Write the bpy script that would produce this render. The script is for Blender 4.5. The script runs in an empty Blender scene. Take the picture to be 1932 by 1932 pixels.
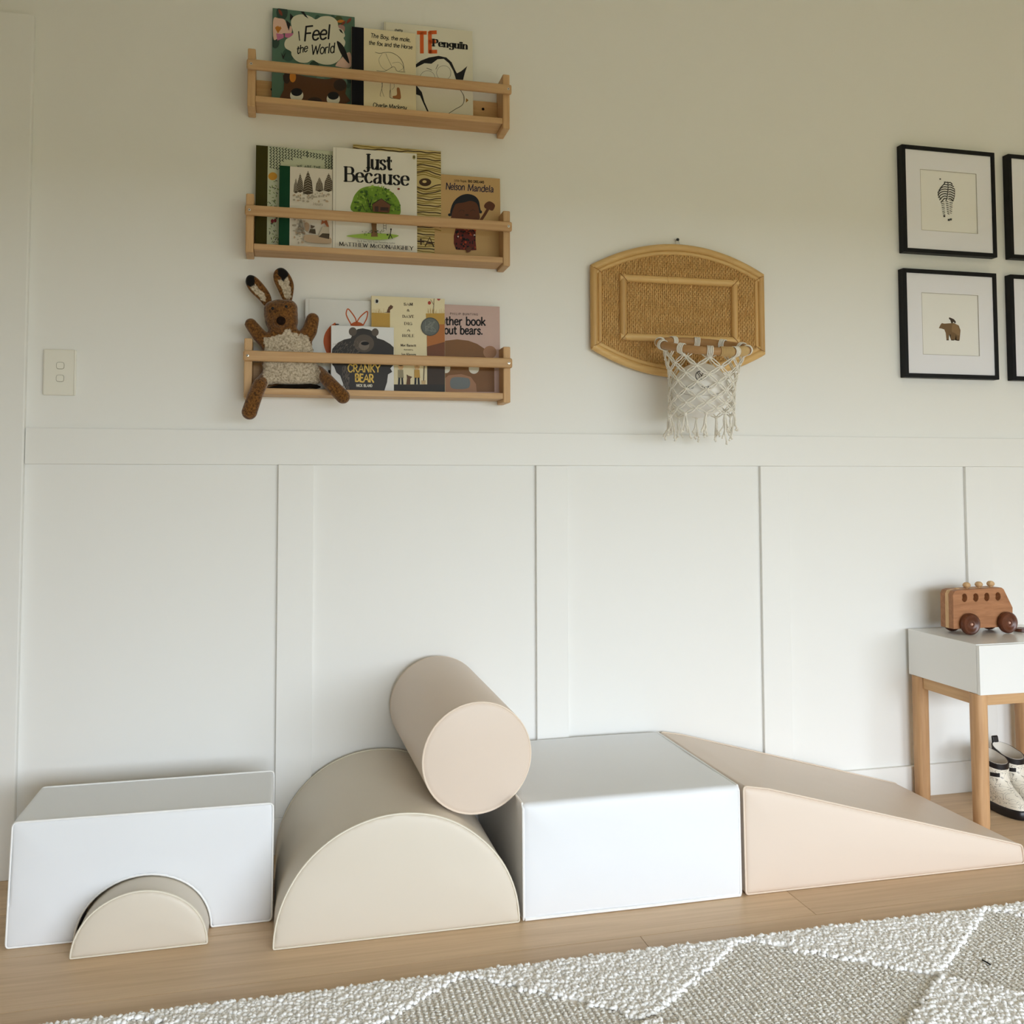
import bpy, bmesh, math, random
import numpy as np
from mathutils import Vector, Matrix, noise as mnoise
R_ = math.radians
SC = bpy.context.scene
COL = SC.collection

# ------------------------------------------------------------------ camera
F_PX, U0, V0 = 1776.55, 966.0, 826.33            # focal length and principal point, 1932 px frame
YAW, PITCH, ROLL = R_(13.5114), R_(2.9422), R_(-0.1432)
CAM = np.array([0.6164, -2.5090, 0.9273])
_f = np.array([math.sin(YAW)*math.cos(PITCH), math.cos(YAW)*math.cos(PITCH), math.sin(PITCH)])
_r = np.array([math.cos(YAW), -math.sin(YAW), 0.0]); _u = np.cross(_r, _f)
_r2 = math.cos(ROLL)*_r + math.sin(ROLL)*_u; _u2 = -math.sin(ROLL)*_r + math.cos(ROLL)*_u
cam = bpy.data.cameras.new('camera'); camo = bpy.data.objects.new('camera', cam); COL.objects.link(camo)
camo.matrix_world = Matrix(((_r2[0], _u2[0], -_f[0], CAM[0]), (_r2[1], _u2[1], -_f[1], CAM[1]),
                            (_r2[2], _u2[2], -_f[2], CAM[2]), (0, 0, 0, 1)))
cam.sensor_fit = 'HORIZONTAL'; cam.sensor_width = 36.0; cam.lens = F_PX/1932*36.0
cam.shift_y = (V0-966.0)/1932.0; cam.clip_start = 0.05
SC.camera = camo

# ------------------------------------------------------------------ light
w = bpy.data.worlds.new('overcast_sky'); SC.world = w; w.use_nodes = True
bg = w.node_tree.nodes['Background']; bg.inputs[0].default_value = (0.868, 0.965, 1.065, 1); bg.inputs[1].default_value = 11.3
WIN = (0.5, 4.9, 0.04, 1.64)                     # window opening in the wall behind the camera: x0 x1 z0 z1
REAR = -4.7
pl = bpy.data.lights.new('window_portal', 'AREA'); pl.shape = 'RECTANGLE'
pl.size = WIN[1]-WIN[0]; pl.size_y = WIN[3]-WIN[2]; pl.cycles.is_portal = True
plo = bpy.data.objects.new('window_portal', pl); COL.objects.link(plo)
plo.location = ((WIN[0]+WIN[1])/2, REAR-0.05, (WIN[2]+WIN[3])/2); plo.rotation_euler = (R_(90), 0, 0)
VS = SC.view_settings
VS.view_transform = 'Standard'; VS.look = 'None'; VS.gamma = 1.0; VS.use_curve_mapping = False
VS.exposure = 0.0
SC.cycles.use_denoising = True
SC.cycles.max_bounces = 10; SC.cycles.diffuse_bounces = 6; SC.cycles.glossy_bounces = 3
SC.cycles.transparent_max_bounces = 8; SC.cycles.caustics_reflective = False; SC.cycles.caustics_refractive = False

# ------------------------------------------------------------------ pixels to points
def ray(u, v):
    a, b = (u-U0)/F_PX, (v-V0)/F_PX
    return a*_r2 - b*_u2 + _f
def on_y(u, v, y):
    d = ray(u, v); return CAM + d*((y-CAM[1])/d[1])
def on_plane(u, v, p, n):
    d = ray(u, v); return CAM + d*(np.dot(p-CAM, n)/np.dot(d, n))

# ------------------------------------------------------------------ materials
def lin(c):
    c = [x/255.0 for x in c]
    return tuple(x/12.92 if x <= .04045 else ((x+.055)/1.055)**2.4 for x in c) + (1.0,)
MATS = {}
def mat(name, rgb, rough=.6, spec=.35, var=.0, vscale=20, bump=0, bscale=60, stretch=(1, 1, 1), sheen=0, metal=0, coat=0, detail=3):
    if name in MATS: return MATS[name]
    m = bpy.data.materials.new(name); m.use_nodes = True; nt = m.node_tree; N = nt.nodes; L = nt.links
    b = N['Principled BSDF']; c = lin(rgb)
    b.inputs['Base Color'].default_value = c; b.inputs['Roughness'].default_value = rough
    b.inputs['Specular IOR Level'].default_value = spec; b.inputs['Metallic'].default_value = metal
    if sheen: b.inputs['Sheen Weight'].default_value = sheen; b.inputs['Sheen Roughness'].default_value = .5
    if coat: b.inputs['Coat Weight'].default_value = coat; b.inputs['Coat Roughness'].default_value = .15
    if var or bump:
        tc = N.new('ShaderNodeTexCoord'); mp = N.new('ShaderNodeMapping'); mp.inputs['Scale'].default_value = stretch
        L.new(tc.outputs['Object'], mp.inputs[0])
    if var:
        nz = N.new('ShaderNodeTexNoise'); nz.inputs['Scale'].default_value = vscale; nz.inputs['Detail'].default_value = detail
        L.new(mp.outputs[0], nz.inputs['Vector'])
        cr = N.new('ShaderNodeValToRGB'); cr.color_ramp.elements[0].position = .3; cr.color_ramp.elements[1].position = .7
        cr.color_ramp.elements[0].color = tuple(x*(1-var) for x in c[:3])+(1,)
        cr.color_ramp.elements[1].color = tuple(min(1, x*(1+var)) for x in c[:3])+(1,)
        L.new(nz.outputs['Fac'], cr.inputs[0]); L.new(cr.outputs[0], b.inputs['Base Color'])
    if bump:
        n2 = N.new('ShaderNodeTexNoise'); n2.inputs['Scale'].default_value = bscale; n2.inputs['Detail'].default_value = 4
        L.new(mp.outputs[0], n2.inputs['Vector'])
        bp = N.new('ShaderNodeBump'); bp.inputs['Strength'].default_value = bump; bp.inputs['Distance'].default_value = .002
        L.new(n2.outputs['Fac'], bp.inputs['Height']); L.new(bp.outputs[0], b.inputs['Normal'])
    MATS[name] = m; return m

def wood(name, dark, light, stretch=(1.5, 30, 30), rough=.5, spec=.3, scale=2.0, contrast=(.3, .72), spots=False):
    if name in MATS: return MATS[name]
    m = bpy.data.materials.new(name); m.use_nodes = True; nt = m.node_tree; N = nt.nodes; L = nt.links
    b = N['Principled BSDF']; b.inputs['Roughness'].default_value = rough; b.inputs['Specular IOR Level'].default_value = spec
    tc = N.new('ShaderNodeTexCoord'); oi = N.new('ShaderNodeObjectInfo'); mp = N.new('ShaderNodeMapping')
    mp.inputs['Scale'].default_value = stretch; L.new(tc.outputs['Object'], mp.inputs[0])
    ad = N.new('ShaderNodeVectorMath'); ad.operation = 'ADD'; sc = N.new('ShaderNodeVectorMath'); sc.operation = 'SCALE'
    sc.inputs['Scale'].default_value = 37.0
    cb = N.new('ShaderNodeCombineXYZ')
    for i in range(3): L.new(oi.outputs['Random'], cb.inputs[i])
    L.new(cb.outputs[0], sc.inputs[0]); L.new(mp.outputs[0], ad.inputs[0]); L.new(sc.outputs[0], ad.inputs[1])
    nz = N.new('ShaderNodeTexNoise'); nz.inputs['Scale'].default_value = scale; nz.inputs['Detail'].default_value = 6
    nz.inputs['Roughness'].default_value = .62; nz.inputs['Distortion'].default_value = .5
    L.new(ad.outputs[0], nz.inputs['Vector'])
    cr = N.new('ShaderNodeValToRGB'); e = cr.color_ramp.elements
    e[0].position, e[1].position = contrast; e[0].color = lin(dark); e[1].color = lin(light)
    L.new(nz.outputs['Fac'], cr.inputs[0])
    hv = N.new('ShaderNodeHueSaturation'); ma = N.new('ShaderNodeMapRange')
    ma.inputs['To Min'].default_value = .93; ma.inputs['To Max'].default_value = 1.07
    L.new(oi.outputs['Random'], ma.inputs[0]); L.new(ma.outputs[0], hv.inputs['Value']); L.new(cr.outputs[0], hv.inputs['Color'])
    L.new(hv.outputs[0], b.inputs['Base Color'])
    bp = N.new('ShaderNodeBump'); bp.inputs['Strength'].default_value = .12; bp.inputs['Distance'].default_value = .001
    L.new(nz.outputs['Fac'], bp.inputs['Height']); L.new(bp.outputs[0], b.inputs['Normal'])
    MATS[name] = m; return m

PAINT = mat('warm_white_wall_paint', (237, 236, 232), .5, .3)
TRIM = mat('satin_white_trim_paint', (237, 236, 232), .45, .32)
SIDE = mat('greige_wall_paint', (184, 180, 168), .6, .25)
CEIL = mat('ceiling_paint', (235, 234, 230), .8, .2)

# ------------------------------------------------------------------ mesh helpers
class MB:
    def __init__(s): s.v = []; s.f = []; s.m = []; s.slots = []; s.cur = 0
    def use(s, m):
        if m not in s.slots: s.slots.append(m)
        s.cur = s.slots.index(m)
    def add(s, vs, fs):
        o = len(s.v); s.v += [tuple(map(float, p)) for p in vs]
        for f in fs: s.f.append([i+o for i in f]); s.m.append(s.cur)
        return s
    def box(s, x0, y0, z0, x1, y1, z1):
        vs = [(x, y, z) for z in (z0, z1) for y in (y0, y1) for x in (x0, x1)]
        return s.add(vs, [(0, 2, 3, 1), (4, 5, 7, 6), (0, 1, 5, 4), (2, 6, 7, 3), (0, 4, 6, 2), (1, 3, 7, 5)])
    def prism_y(s, prof, y0, y1):
        """prof: (x, z) counter-clockwise seen from -y; extruded from y0 (front) to y1 (back)"""
        n = len(prof)
        vs = [(x, y0, z) for x, z in prof] + [(x, y1, z) for x, z in prof]
        return s.add(vs, [list(range(n)), list(range(2*n-1, n-1, -1))] + [(i, i+n, (i+1) % n+n, (i+1) % n) for i in range(n)])
    def prism_x(s, prof, x0, x1):
        n = len(prof)
        vs = [(x0, y, z) for y, z in prof] + [(x1, y, z) for y, z in prof]
        return s.add(vs, [list(range(n)), list(range(2*n-1, n-1, -1))] + [(i, i+n, (i+1) % n+n, (i+1) % n) for i in range(n)])
    def tube(s, path, r, n=6, closed=False, cap=True, flat=None):
        P = [Vector(p) for p in path]; k = len(P)
        rr = r if isinstance(r, (list, tuple)) else [r]*k
        T = []
        for i in range(k):
            a = P[(i-1) % k] if (closed or i > 0) else P[i]; b = P[(i+1) % k] if (closed or i < k-1) else P[i]
            t = (b-a); T.append(t.normalized() if t.length > 1e-9 else Vector((0, 0, 1)))
        ref = Vector((0, 0, 1)) if abs(T[0].z) < .9 else Vector((0, 1, 0))
        nrm = (ref - T[0]*ref.dot(T[0])).normalized(); vs = []
        for i in range(k):
            nrm = (nrm - T[i]*nrm.dot(T[i]));
            nrm = nrm.normalized() if nrm.length > 1e-6 else T[i].orthogonal().normalized()
            b = T[i].cross(nrm)
            for j in range(n):
                a = 2*math.pi*j/n
                vs.append(P[i] + (nrm*math.cos(a) + b*math.sin(a))*rr[i])
        fs = []
        for i in range(k if closed else k-1):
            i2 = (i+1) % k
            for j in range(n): fs.append((i*n+j, i*n+(j+1) % n, i2*n+(j+1) % n, i2*n+j))
        if cap and not closed: fs += [list(range(n-1, -1, -1)), list(range((k-1)*n, k*n))]
        return s.add(vs, fs)
    def lathe(s, prof, c, axis='z', n=24):
        """prof: (radius, height along axis) from bottom to top"""
        vs = []; k = len(prof)
        for r, h in prof:
            for j in range(n):
                a = 2*math.pi*j/n; x, y = r*math.cos(a), r*math.sin(a)
                vs.append((c[0]+x, c[1]+y, c[2]+h) if axis == 'z' else ((c[0]+x, c[1]+h, c[2]+y) if axis == 'y' else (c[0]+h, c[1]+x, c[2]+y)))
        fs = [(i*n+j, i*n+(j+1) % n, (i+1)*n+(j+1) % n, (i+1)*n+j) for i in range(k-1) for j in range(n)]
        fs += [list(range(n-1, -1, -1)), list(range((k-1)*n, k*n))]
        return s.add(vs, fs)
    def ball(s, c, r, n=10, m=6, rot=None):
        rx, ry, rz = r if isinstance(r, (list, tuple)) else (r, r, r); vs = []
        for i in range(1, m):
            t = math.pi*i/m
            for j in range(n):
                a = 2*math.pi*j/n; vs.append(Vector((rx*math.sin(t)*math.cos(a), ry*math.sin(t)*math.sin(a), rz*math.cos(t))))
        vs += [Vector((0, 0, rz)), Vector((0, 0, -rz))]
        if rot is not None: vs = [rot @ p for p in vs]
        vs = [p+Vector(c) for p in vs]; k = (m-1)*n
        fs = [(i*n+j, (i+1)*n+j, (i+1)*n+(j+1) % n, i*n+(j+1) % n) for i in range(m-2) for j in range(n)]
        fs += [(k, j, (j+1) % n) for j in range(n)] + [(k+1, (m-2)*n+(j+1) % n, (m-2)*n+j) for j in range(n)]
        return s.add(vs, fs)
    def build(s, name, m=None, parent=None, smooth=35, bevel=0, seg=2):
        me = bpy.data.meshes.new(name)
        off = Vector(parent.matrix_world.translation) if parent is not None else Vector((0, 0, 0))
        p = parent
        off = Vector((0, 0, 0))
        while p is not None: off += p.location; p = p.parent
        me.from_pydata([(a-off.x, b-off.y, c-off.z) for a, b, c in s.v], [], s.f); me.validate()
        if s.slots:
            for q in s.slots: me.materials.append(q)
            if len(me.polygons) == len(s.m): me.polygons.foreach_set('material_index', s.m)
        else: me.materials.append(m)
        bm = bmesh.new(); bm.from_mesh(me); bmesh.ops.recalc_face_normals(bm, faces=bm.faces); bm.to_mesh(me); bm.free()
        return link(name, me, parent, smooth, bevel, seg)
def link(name, me, parent=None, smooth=35, bevel=0, seg=2):
    if smooth:
        me.polygons.foreach_set('use_smooth', [True]*len(me.polygons)); me.set_sharp_from_angle(angle=R_(smooth))
    o = bpy.data.objects.new(name, me); COL.objects.link(o); o.parent = parent
    if bevel:
        md = o.modifiers.new('bevel', 'BEVEL'); md.width = bevel; md.segments = seg; md.limit_method = 'ANGLE'; md.angle_limit = R_(40)
        md.harden_normals = False
    return o
def thing(name, loc, label, cat, group=None):
    o = bpy.data.objects.new(name, None); COL.objects.link(o); o.location = loc; o.empty_display_size = .05
    return tag(o, label, cat, group)
def tag(o, label, cat, group=None):
    o['label'] = label; o['category'] = cat
    if group: o['group'] = group
    return o
def struct(o): o['kind'] = 'structure'; return o
def catmull(pts, k=6, closed=False):
    P = [np.array(p, float) for p in pts]; n = len(P); out = []
    for i in range(n if closed else n-1):
        if closed: a, b, c, d = P[i-1], P[i], P[(i+1) % n], P[(i+2) % n]
        else: a, b, c, d = P[max(i-1, 0)], P[i], P[i+1], P[min(i+2, n-1)]
        for j in range(k):
            t = j/k
            out.append(.5*((2*b)+(-a+c)*t+(2*a-5*b+4*c-d)*t*t+(-a+3*b-3*c+d)*t**3))
    if not closed: out.append(P[-1])
    return out

# ================================================================== ROOM
XL, XR, ZC = -1.3, 5.0, 2.6
struct(MB().box(XL, 0, -.02, XR, .12, ZC).build('wall_back', PAINT, smooth=0))
struct(MB().box(XL-.12, REAR, -.02, XL, .12, ZC).build('wall_left', SIDE, smooth=0))
struct(MB().box(XR, REAR, -.02, XR+.12, .12, ZC).build('wall_right', SIDE, smooth=0))
wr = MB(); x0, x1, z0, z1 = WIN
wr.box(XL-.12, REAR-.12, -.02, x0, REAR, ZC).box(x1, REAR-.12, -.02, XR+.12, REAR, ZC)
wr.box(x0, REAR-.12, z1, x1, REAR, ZC).box(x0, REAR-.12, -.02, x1, REAR, z0)
struct(wr.build('wall_rear', SIDE, smooth=0))
wf = MB()
for xa, xb, za, zb in ((x0, x1, z0, z0+.05), (x0, x1, z1-.05, z1), (x0, x0+.05, z0, z1), (x1-.05, x1, z0, z1), ((x0+x1)/2-.03, (x0+x1)/2+.03, z0, z1)):
    wf.box(xa, REAR-.09, za, xb, REAR-.03, zb)
struct(wf.build('window_1', TRIM, smooth=0))
struct(MB().box(XL-.12, REAR-.12, ZC, XR+.12, .12, ZC+.1).build('ceiling', CEIL, smooth=0))
struct(MB().box(-40, -60, -.35, 45, REAR-.12, -.3).build('ground', mat('lawn_outside', (86, 89, 60), .95, .1, var=.15, vscale=.6), smooth=0))

# floor: sub-floor and single oak planks
OAK = wood('oak_floorboards', (196, 166, 131), (225, 197, 163), stretch=(1.1, 26, 26), rough=.42, spec=.35, scale=2.2, contrast=(.25, .78))
floor = struct(MB().box(XL, REAR, -.03, XR, 0, -.0125).build('floor', mat('dark_subfloor', (70, 52, 38), .9), smooth=0))
rnd = random.Random(4)
for r in range(23):
    ya, yb = -.001-.2103*r, -.001-.2103*(r+1)
    if yb < REAR: break
    fixed = {0: [.9, 2.85], 1: [-.2, 3.05], 2: [-.35, 1.7418], 3: [1.3368, 3.2], 4: [.4, 2.3]}.get(r)
    js = fixed if fixed else [rnd.uniform(-1, .6)+k*1.95 for k in range(3)]
    xs = [XL]+[j for j in sorted(js) if XL+.2 < j < XR-.2]
    while xs[-1] < XR-2.0: xs.append(xs[-1]+1.9)
    xs.append(XR)
    for a, b in zip(xs[:-1], xs[1:]):
        p = MB(); p.box(a+.0004-(a+b)/2, yb+.0005-(ya+yb)/2, -.0125, b-.0004-(a+b)/2, ya-.0005-(ya+yb)/2, 0)
        o = p.build('plank', OAK, None, smooth=0, bevel=.0007, seg=1); o.parent = floor; o.location = ((a+b)/2, (ya+yb)/2, 0)

# wainscot: cap board, battens, skirting, door casing
n_trim = [0]
def trim(mb, bevel=.0015):
    n_trim[0] += 1
    return struct(mb.build('trim_%d' % n_trim[0], TRIM, smooth=0, bevel=bevel, seg=2))
DB = .011
trim(MB().box(0, -DB-.001, .9845, XR, 0, 1.0733))
for xb in (.5978, 1.285, 1.9609, 2.655, 3.342, 4.03, 4.72):
    trim(MB().box(xb, -DB, .0915, xb+.0895, 0, .9843))
struct(MB().box(0, -.013, 0, XR, 0, .0913).build('baseboard_back', TRIM, smooth=0, bevel=.002))
trim(MB().box(-.09, -.02, 0, -.001, 0, 2.0985), .003)
trim(MB().box(-1.0, -.02, 2.0095, -.0905, 0, 2.0985), .003)
trim(MB().box(-1.0, -.02, 0, -.911, 0, 2.009), .003)
dr = struct(MB().box(-.905, -.006, .006, -.094, 0, 2.006).build('door_1', TRIM, smooth=0))
STEEL = mat('brushed_steel', (190, 190, 188), .3, .5, metal=1)
MB().tube([(-.16, -.006, 1.0), (-.16, -.05, 1.0), (-.28, -.05, 1.0)], .009, 10).build('door_handle', STEEL, dr)
struct(MB().box(XL, REAR, 0, XL+.013, 0, .0913).build('baseboard_left', TRIM, smooth=0))
struct(MB().box(XR-.013, REAR, 0, XR, 0, .0913).build('baseboard_right', TRIM, smooth=0))

# ================================================================== SOFT PLAY BLOCKS
WV = mat('white_vinyl', (234, 236, 239), .42, .4, bump=.10, bscale=22)
WP = mat('white_vinyl_piping', (248, 248, 247), .4, .4)
BV = mat('sand_vinyl', (218, 208, 192), .42, .38, bump=.10, bscale=22)
BP = mat('sand_vinyl_piping', (232, 225, 208), .4, .4)
TV = mat('blush_vinyl', (223, 206, 190), .42, .38, bump=.10, bscale=22)
TP = mat('blush_vinyl_piping', (236, 219, 201), .4, .4)

def wob(p):
    v = mnoise.noise_vector(Vector(p)*4.2+Vector((3.1, 7.7, 1.3)))*.0022+mnoise.noise_vector(Vector(p)*13)*.0007
    return Vector((p[0]+v.x, p[1]+v.y, max(.0006, p[2]+v.z*min(1, p[2]/.02))))
def soften(o, prof=None, front=True, amt=.007, voxel=.0055):
    """foam under a sewn cover: dense skin, rounded edges, slightly uneven, front face a little domed"""
    o.modifiers.clear(); L = o.parent.location
    r = o.modifiers.new('remesh', 'REMESH'); r.mode = 'VOXEL'; r.voxel_size = voxel
    q = o.modifiers.new('smooth', 'SMOOTH'); q.factor = .5; q.iterations = 3
    me = bpy.data.meshes.new_from_object(o.evaluated_get(bpy.context.evaluated_depsgraph_get())); o.modifiers.clear()
    me.name = 'cover'; o.data = me
    n = len(me.vertices); co = np.empty(n*3); no = np.empty(n*3); me.vertices.foreach_get('co', co); me.vertices.foreach_get('normal', no)
    co = co.reshape(-1, 3)+np.array(L); no = no.reshape(-1, 3)
    if prof is not None:
        d = np.full(n, 9.0); P = np.array(prof, float)
        for a, b in zip(P, np.roll(P, -1, 0)):
            ab = b-a; t_ = np.clip(((co[:, [0, 2]]-a)@ab)/(ab@ab+1e-12), 0, 1); d = np.minimum(d, np.linalg.norm(co[:, [0, 2]]-a-t_[:, None]*ab, axis=1))
        co[:, 1] -= amt*(1-np.exp(-d/.035))*(no[:, 1] < -.6)
    co = np.array([wob(p) for p in co])-np.array(L)
    me.vertices.foreach_set('co', co.ravel()); me.update(); me.polygons.foreach_set('use_smooth', [True]*len(me.polygons))
def wobble_pipe(o):
    L = Vector(o.parent.location)
    for v in o.data.vertices: v.co = wob(v.co+L)-L
def soft_block(name, prof, y0, y1, vm, pm, label, round_=.007, loops=('front', 'back'), ptube=.0023, inset=.0015):
    cx = sum(p[0] for p in prof)/len(prof)
    t = thing(name, (cx, (y0+y1)/2, 0), label, 'play block')
    o = MB().prism_y(prof, y0, y1).build('cover', vm, t, smooth=0); soften(o, prof)
    for lp in loops:
        y = y0+inset if lp == 'front' else y1-inset
        n = len(prof)
        # keep the piping round the outline, corners softened
        pts = []
        for i in range(n):
            a, b, c = (np.array(prof[i-1]), np.array(prof[i]), np.array(prof[(i+1) % n]))
            d1, d2 = a-b, c-b; l1, l2 = np.linalg.norm(d1), np.linalg.norm(d2)
            cosang = np.dot(d1, d2)/(l1*l2+1e-9)
            if cosang > -.85:
                k = min(.010, l1*.4, l2*.4)
                q1, q2 = b+d1/l1*k, b+d2/l2*k
                for s in (0, .25, .5, .75, 1): pts.append((1-s)**2*q1+2*s*(1-s)*b+s*s*q2)
            else: pts.append(b)
        MB().tube([(p[0], y, max(p[1], ptube*.9)) for p in pts], ptube, 6, closed=True).build('piping', pm, t, smooth=60)
    for q in t.children:
        if q.name.startswith('piping'): wobble_pipe(q)
    return t
def half(cx, r, h, n=40, z0=.001):
    a0 = 0
    return [(cx+r*math.cos(math.pi*i/n), z0+h*math.sin(math.pi*i/n)) for i in range(n+1)]

# arch block
prof = [(.0785, .001), (.2045, .001)]
n = 28
prof += [(.3395-.134*math.cos(math.pi*i/n), .004+.119*math.sin(math.pi*i/n)) for i in range(1, n)]
prof += [(.4735, .001), (.5965, .001), (.5965, .249), (.0855, .249)]
soft_block('arch_block', prof, -.384, -.152, WV, WP, 'white vinyl foam bridge block with a half-round tunnel cut out of its base')
soft_block('small_half_round', half(.342, .1285, .1175), -.457, -.235, BV, BP, 'small sand-beige half-round foam block tucked into the tunnel of the white bridge block', round_=.005)
soft_block('large_half_round', half(.855, .2535, .2475, 56), -.515, -.018, BV, BP, 'large sand-beige half-round foam block lying between the two white blocks', round_=.006)
# box block: piping runs round its two sides
t = thing('box_block', (1.372, -.265, 0), 'big square white vinyl foam block between the beige half-round and the ramp', 'play block')
o = MB().box(1.1185, -.512, .001, 1.626, -.018, .2465).build('cover', WV, t, smooth=0, bevel=.010, seg=3); soften(o, [(1.1185, .001), (1.626, .001), (1.626, .2465), (1.1185, .2465)])
for x in (1.1195, 1.625):
    MB().tube([(x, -.510, .003), (x, -.5115, .01), (x, -.5105, .235), (x, -.503, .2445), (x, -.03, .2455), (x, -.021, .24), (x, -.0195, .01), (x, -.022, .003)], .0026, 6, closed=True).build('piping', WP, t)
MB().tube([(1.122, -.512, .004), (1.37, -.5135, .004), (1.623, -.512, .004)], .0034, 6).build('piping', WP, t)
for q in t.children:
    if q.name.startswith('piping'): wobble_pipe(q)
soft_block('ramp_block', [(1.6385, .001), (2.387, .001), (2.382, .047), (1.70, .232), (1.6375, .2435)], -.511, -.018, TV, TP, 'blush vinyl foam ramp sloping down toward the white side table', round_=.006)
# roller
t = thing('roller_block', (1.02, -.24, .22), 'blush vinyl foam cylinder resting on top of the large beige half-round', 'play block')
ca, cb = Vector((1.0300, -.458, .3345)), Vector((1.0085, -.022, .3590)); ax = (cb-ca).normalized(); rr_ = .1235
e1 = Vector((1, 0, 0)); e1 = (e1-ax*e1.dot(ax)).normalized(); e2 = ax.cross(e1)
N_ = 56; L_ = (cb-ca).length; vs = []; prof = [(rr_-.012, -.0025), (rr_-.004, 0), (rr_-.001, .0025), (rr_, .007), (rr_, L_-.007), (rr_-.001, L_-.0025), (rr_-.004, L_), (rr_-.012, L_+.0025)]
for r, h in prof:
    for j in range(N_):
        a = 2*math.pi*j/N_; vs.append(ca+ax*h+(e1*math.cos(a)+e2*math.sin(a))*r)
fs = [(i*N_+j, i*N_+(j+1) % N_, (i+1)*N_+(j+1) % N_, (i+1)*N_+j) for i in range(len(prof)-1) for j in range(N_)]
fs += [list(range(N_-1, -1, -1)), list(range((len(prof)-1)*N_, len(prof)*N_))]
MB().add(vs, fs).build('cover', TV, t, smooth=50)
for h in (.001, L_-.001):
    MB().tube([ca+ax*h+(e1*math.cos(2*math.pi*j/N_)+e2*math.sin(2*math.pi*j/N_))*(rr_-.002) for j in range(N_)], .0022, 6, closed=True).build('piping', TP, t)

# ================================================================== RUG
RUGB = mat('rug_backing', (240, 235, 228), .95, .1, var=.15, vscale=120)
RUGL = mat('rug_flat_weave', (240, 233, 225), .95, .1, var=.26, vscale=330)
RUGH = mat('rug_cream_pile', (252, 251, 249), .95, .05)
YE = -.712
rug = thing('rug', (1.2, -1.6, 0), 'cream wool rug with fluffy diamonds between ribbed grey-beige ones on the oak floor', 'rug')
MB().box(-.55, -2.75, .0005, 3.05, YE-.002, .0055).build('backing', RUGB, rug, smooth=0)
for k in range(-3, 4):
    for m in range(0, 3):
        cx_, cy_ = 1.2375+.577*k, -.714-.441*m; q = [(cx_-.277, cy_), (cx_, cy_-.211), (cx_+.277, cy_)] + ([(cx_, cy_+.211)] if m else [])
        if cx_ < -.2 or cx_ > 2.75: continue
        d_ = MB(); n_ = len(q); d_.add([(x_, y_, .0056) for x_, y_ in q]+[(x_, y_, .0095) for x_, y_ in q], [list(range(n_, 2*n_))]+[(i_, (i_+1) % n_, (i_+1) % n_+n_, i_+n_) for i_ in range(n_)])
        d_.build('pile_diamond', RUGH, rug, smooth=0)
def high(x, y):
    a = ((x-1.2375)/.2885) ; b = (y+.714)/.2205
    # rotated checker: white diamonds centred on (1.2375 + .577 k, -.714 - .441 m)
    u, v = (a+b)/2, (a-b)/2
    return (math.floor(u+.5)+math.floor(v+.5)) % 2 == 0
ICO = bmesh.new(); bmesh.ops.create_icosphere(ICO, subdivisions=1, radius=1.0)
ICO.verts.ensure_lookup_table()
iv = np.array([v.co[:] for v in ICO.verts]); itri = np.array([[v.index for v in f.verts] for f in ICO.faces]); ICO.free()
def blobs(name, C, S, A, material, parent):
    """C centres, S (n,3) radii, A yaw: many little tufts joined into one part"""
    n = len(C); ca_, sa = np.cos(A), np.sin(A)
    V = iv[None]*S[:, None, :]
    V = V*(1+np.random.RandomState(1).uniform(-.33, .33, (n, len(iv), 1)))
    X = V[..., 0]*ca_[:, None]-V[..., 1]*sa[:, None]; Y = V[..., 0]*sa[:, None]+V[..., 1]*ca_[:, None]
    V = np.stack([X, Y, V[..., 2]], -1)+C[:, None]
    V = V.reshape(-1, 3)-np.array(parent.location)[None]
    T = (itri[None]+(np.arange(n)*len(iv))[:, None, None]).reshape(-1, 3)
    me = bpy.data.meshes.new(name); me.vertices.add(len(V)); me.vertices.foreach_set('co', V.ravel())
    me.loops.add(T.size); me.loops.foreach_set('vertex_index', T.ravel().astype(np.int32))
    me.polygons.add(len(T)); me.polygons.foreach_set('loop_start', np.arange(0, T.size, 3, dtype=np.int32))
    me.update(); me.materials.append(material)
    me.polygons.foreach_set('use_smooth', [True]*len(T))
    o = bpy.data.objects.new(name, me); COL.objects.link(o); o.parent = parent; o['kind'] = 'stuff'; return o
rs = np.random.RandomState(7)
hi, lo = [], []
for x in np.arange(-.1, 2.75, .0155):
    for y in np.arange(YE, -1.32, -.0050):
        e = .010*mnoise.noise(Vector((x*30, y*30, 0)))
        if high(x+e, y+e) or y > YE-.012:
            ro = .004*mnoise.noise(Vector((x*8, y*14, 3)))
            for sx in (-.0036, .0036): hi.append((x+sx+ro+rs.normal(0, .0014), y+rs.normal(0, .0024), .0088+rs.uniform(-.0012, .0026)))
for x in np.arange(-.1, 2.75, .0112):
    for y in np.arange(YE-.008, -1.32, -.0052):
        if not high(x, y): lo.append((x+rs.normal(0, .0008), y+rs.normal(0, .0008), .0065+rs.uniform(-.0005, .0007)))
hi = np.array(hi); lo = np.array(lo)
S = np.stack([rs.uniform(.0036, .0062, len(hi)), rs.uniform(.0036, .0072, len(hi)), rs.uniform(.0036, .0054, len(hi))], 1)
blobs('tufted_pile', hi, S, rs.uniform(-3.1, 3.1, len(hi)), RUGH, rug)
S = np.stack([rs.uniform(.0042, .0054, len(lo)), rs.uniform(.0032, .0044, len(lo)), rs.uniform(.0022, .0030, len(lo))], 1)
blobs('flat_weave', lo, S, rs.uniform(-.5, .5, len(lo)), RUGL, rug)
MB().box(-.5, -2.74, .0055, 3.0, -1.32, .011).build('pile_field', mat('rug_pile_field', (226, 223, 218), .95, .1, var=.12, vscale=60, bump=1, bscale=160), rug, smooth=0)
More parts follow.
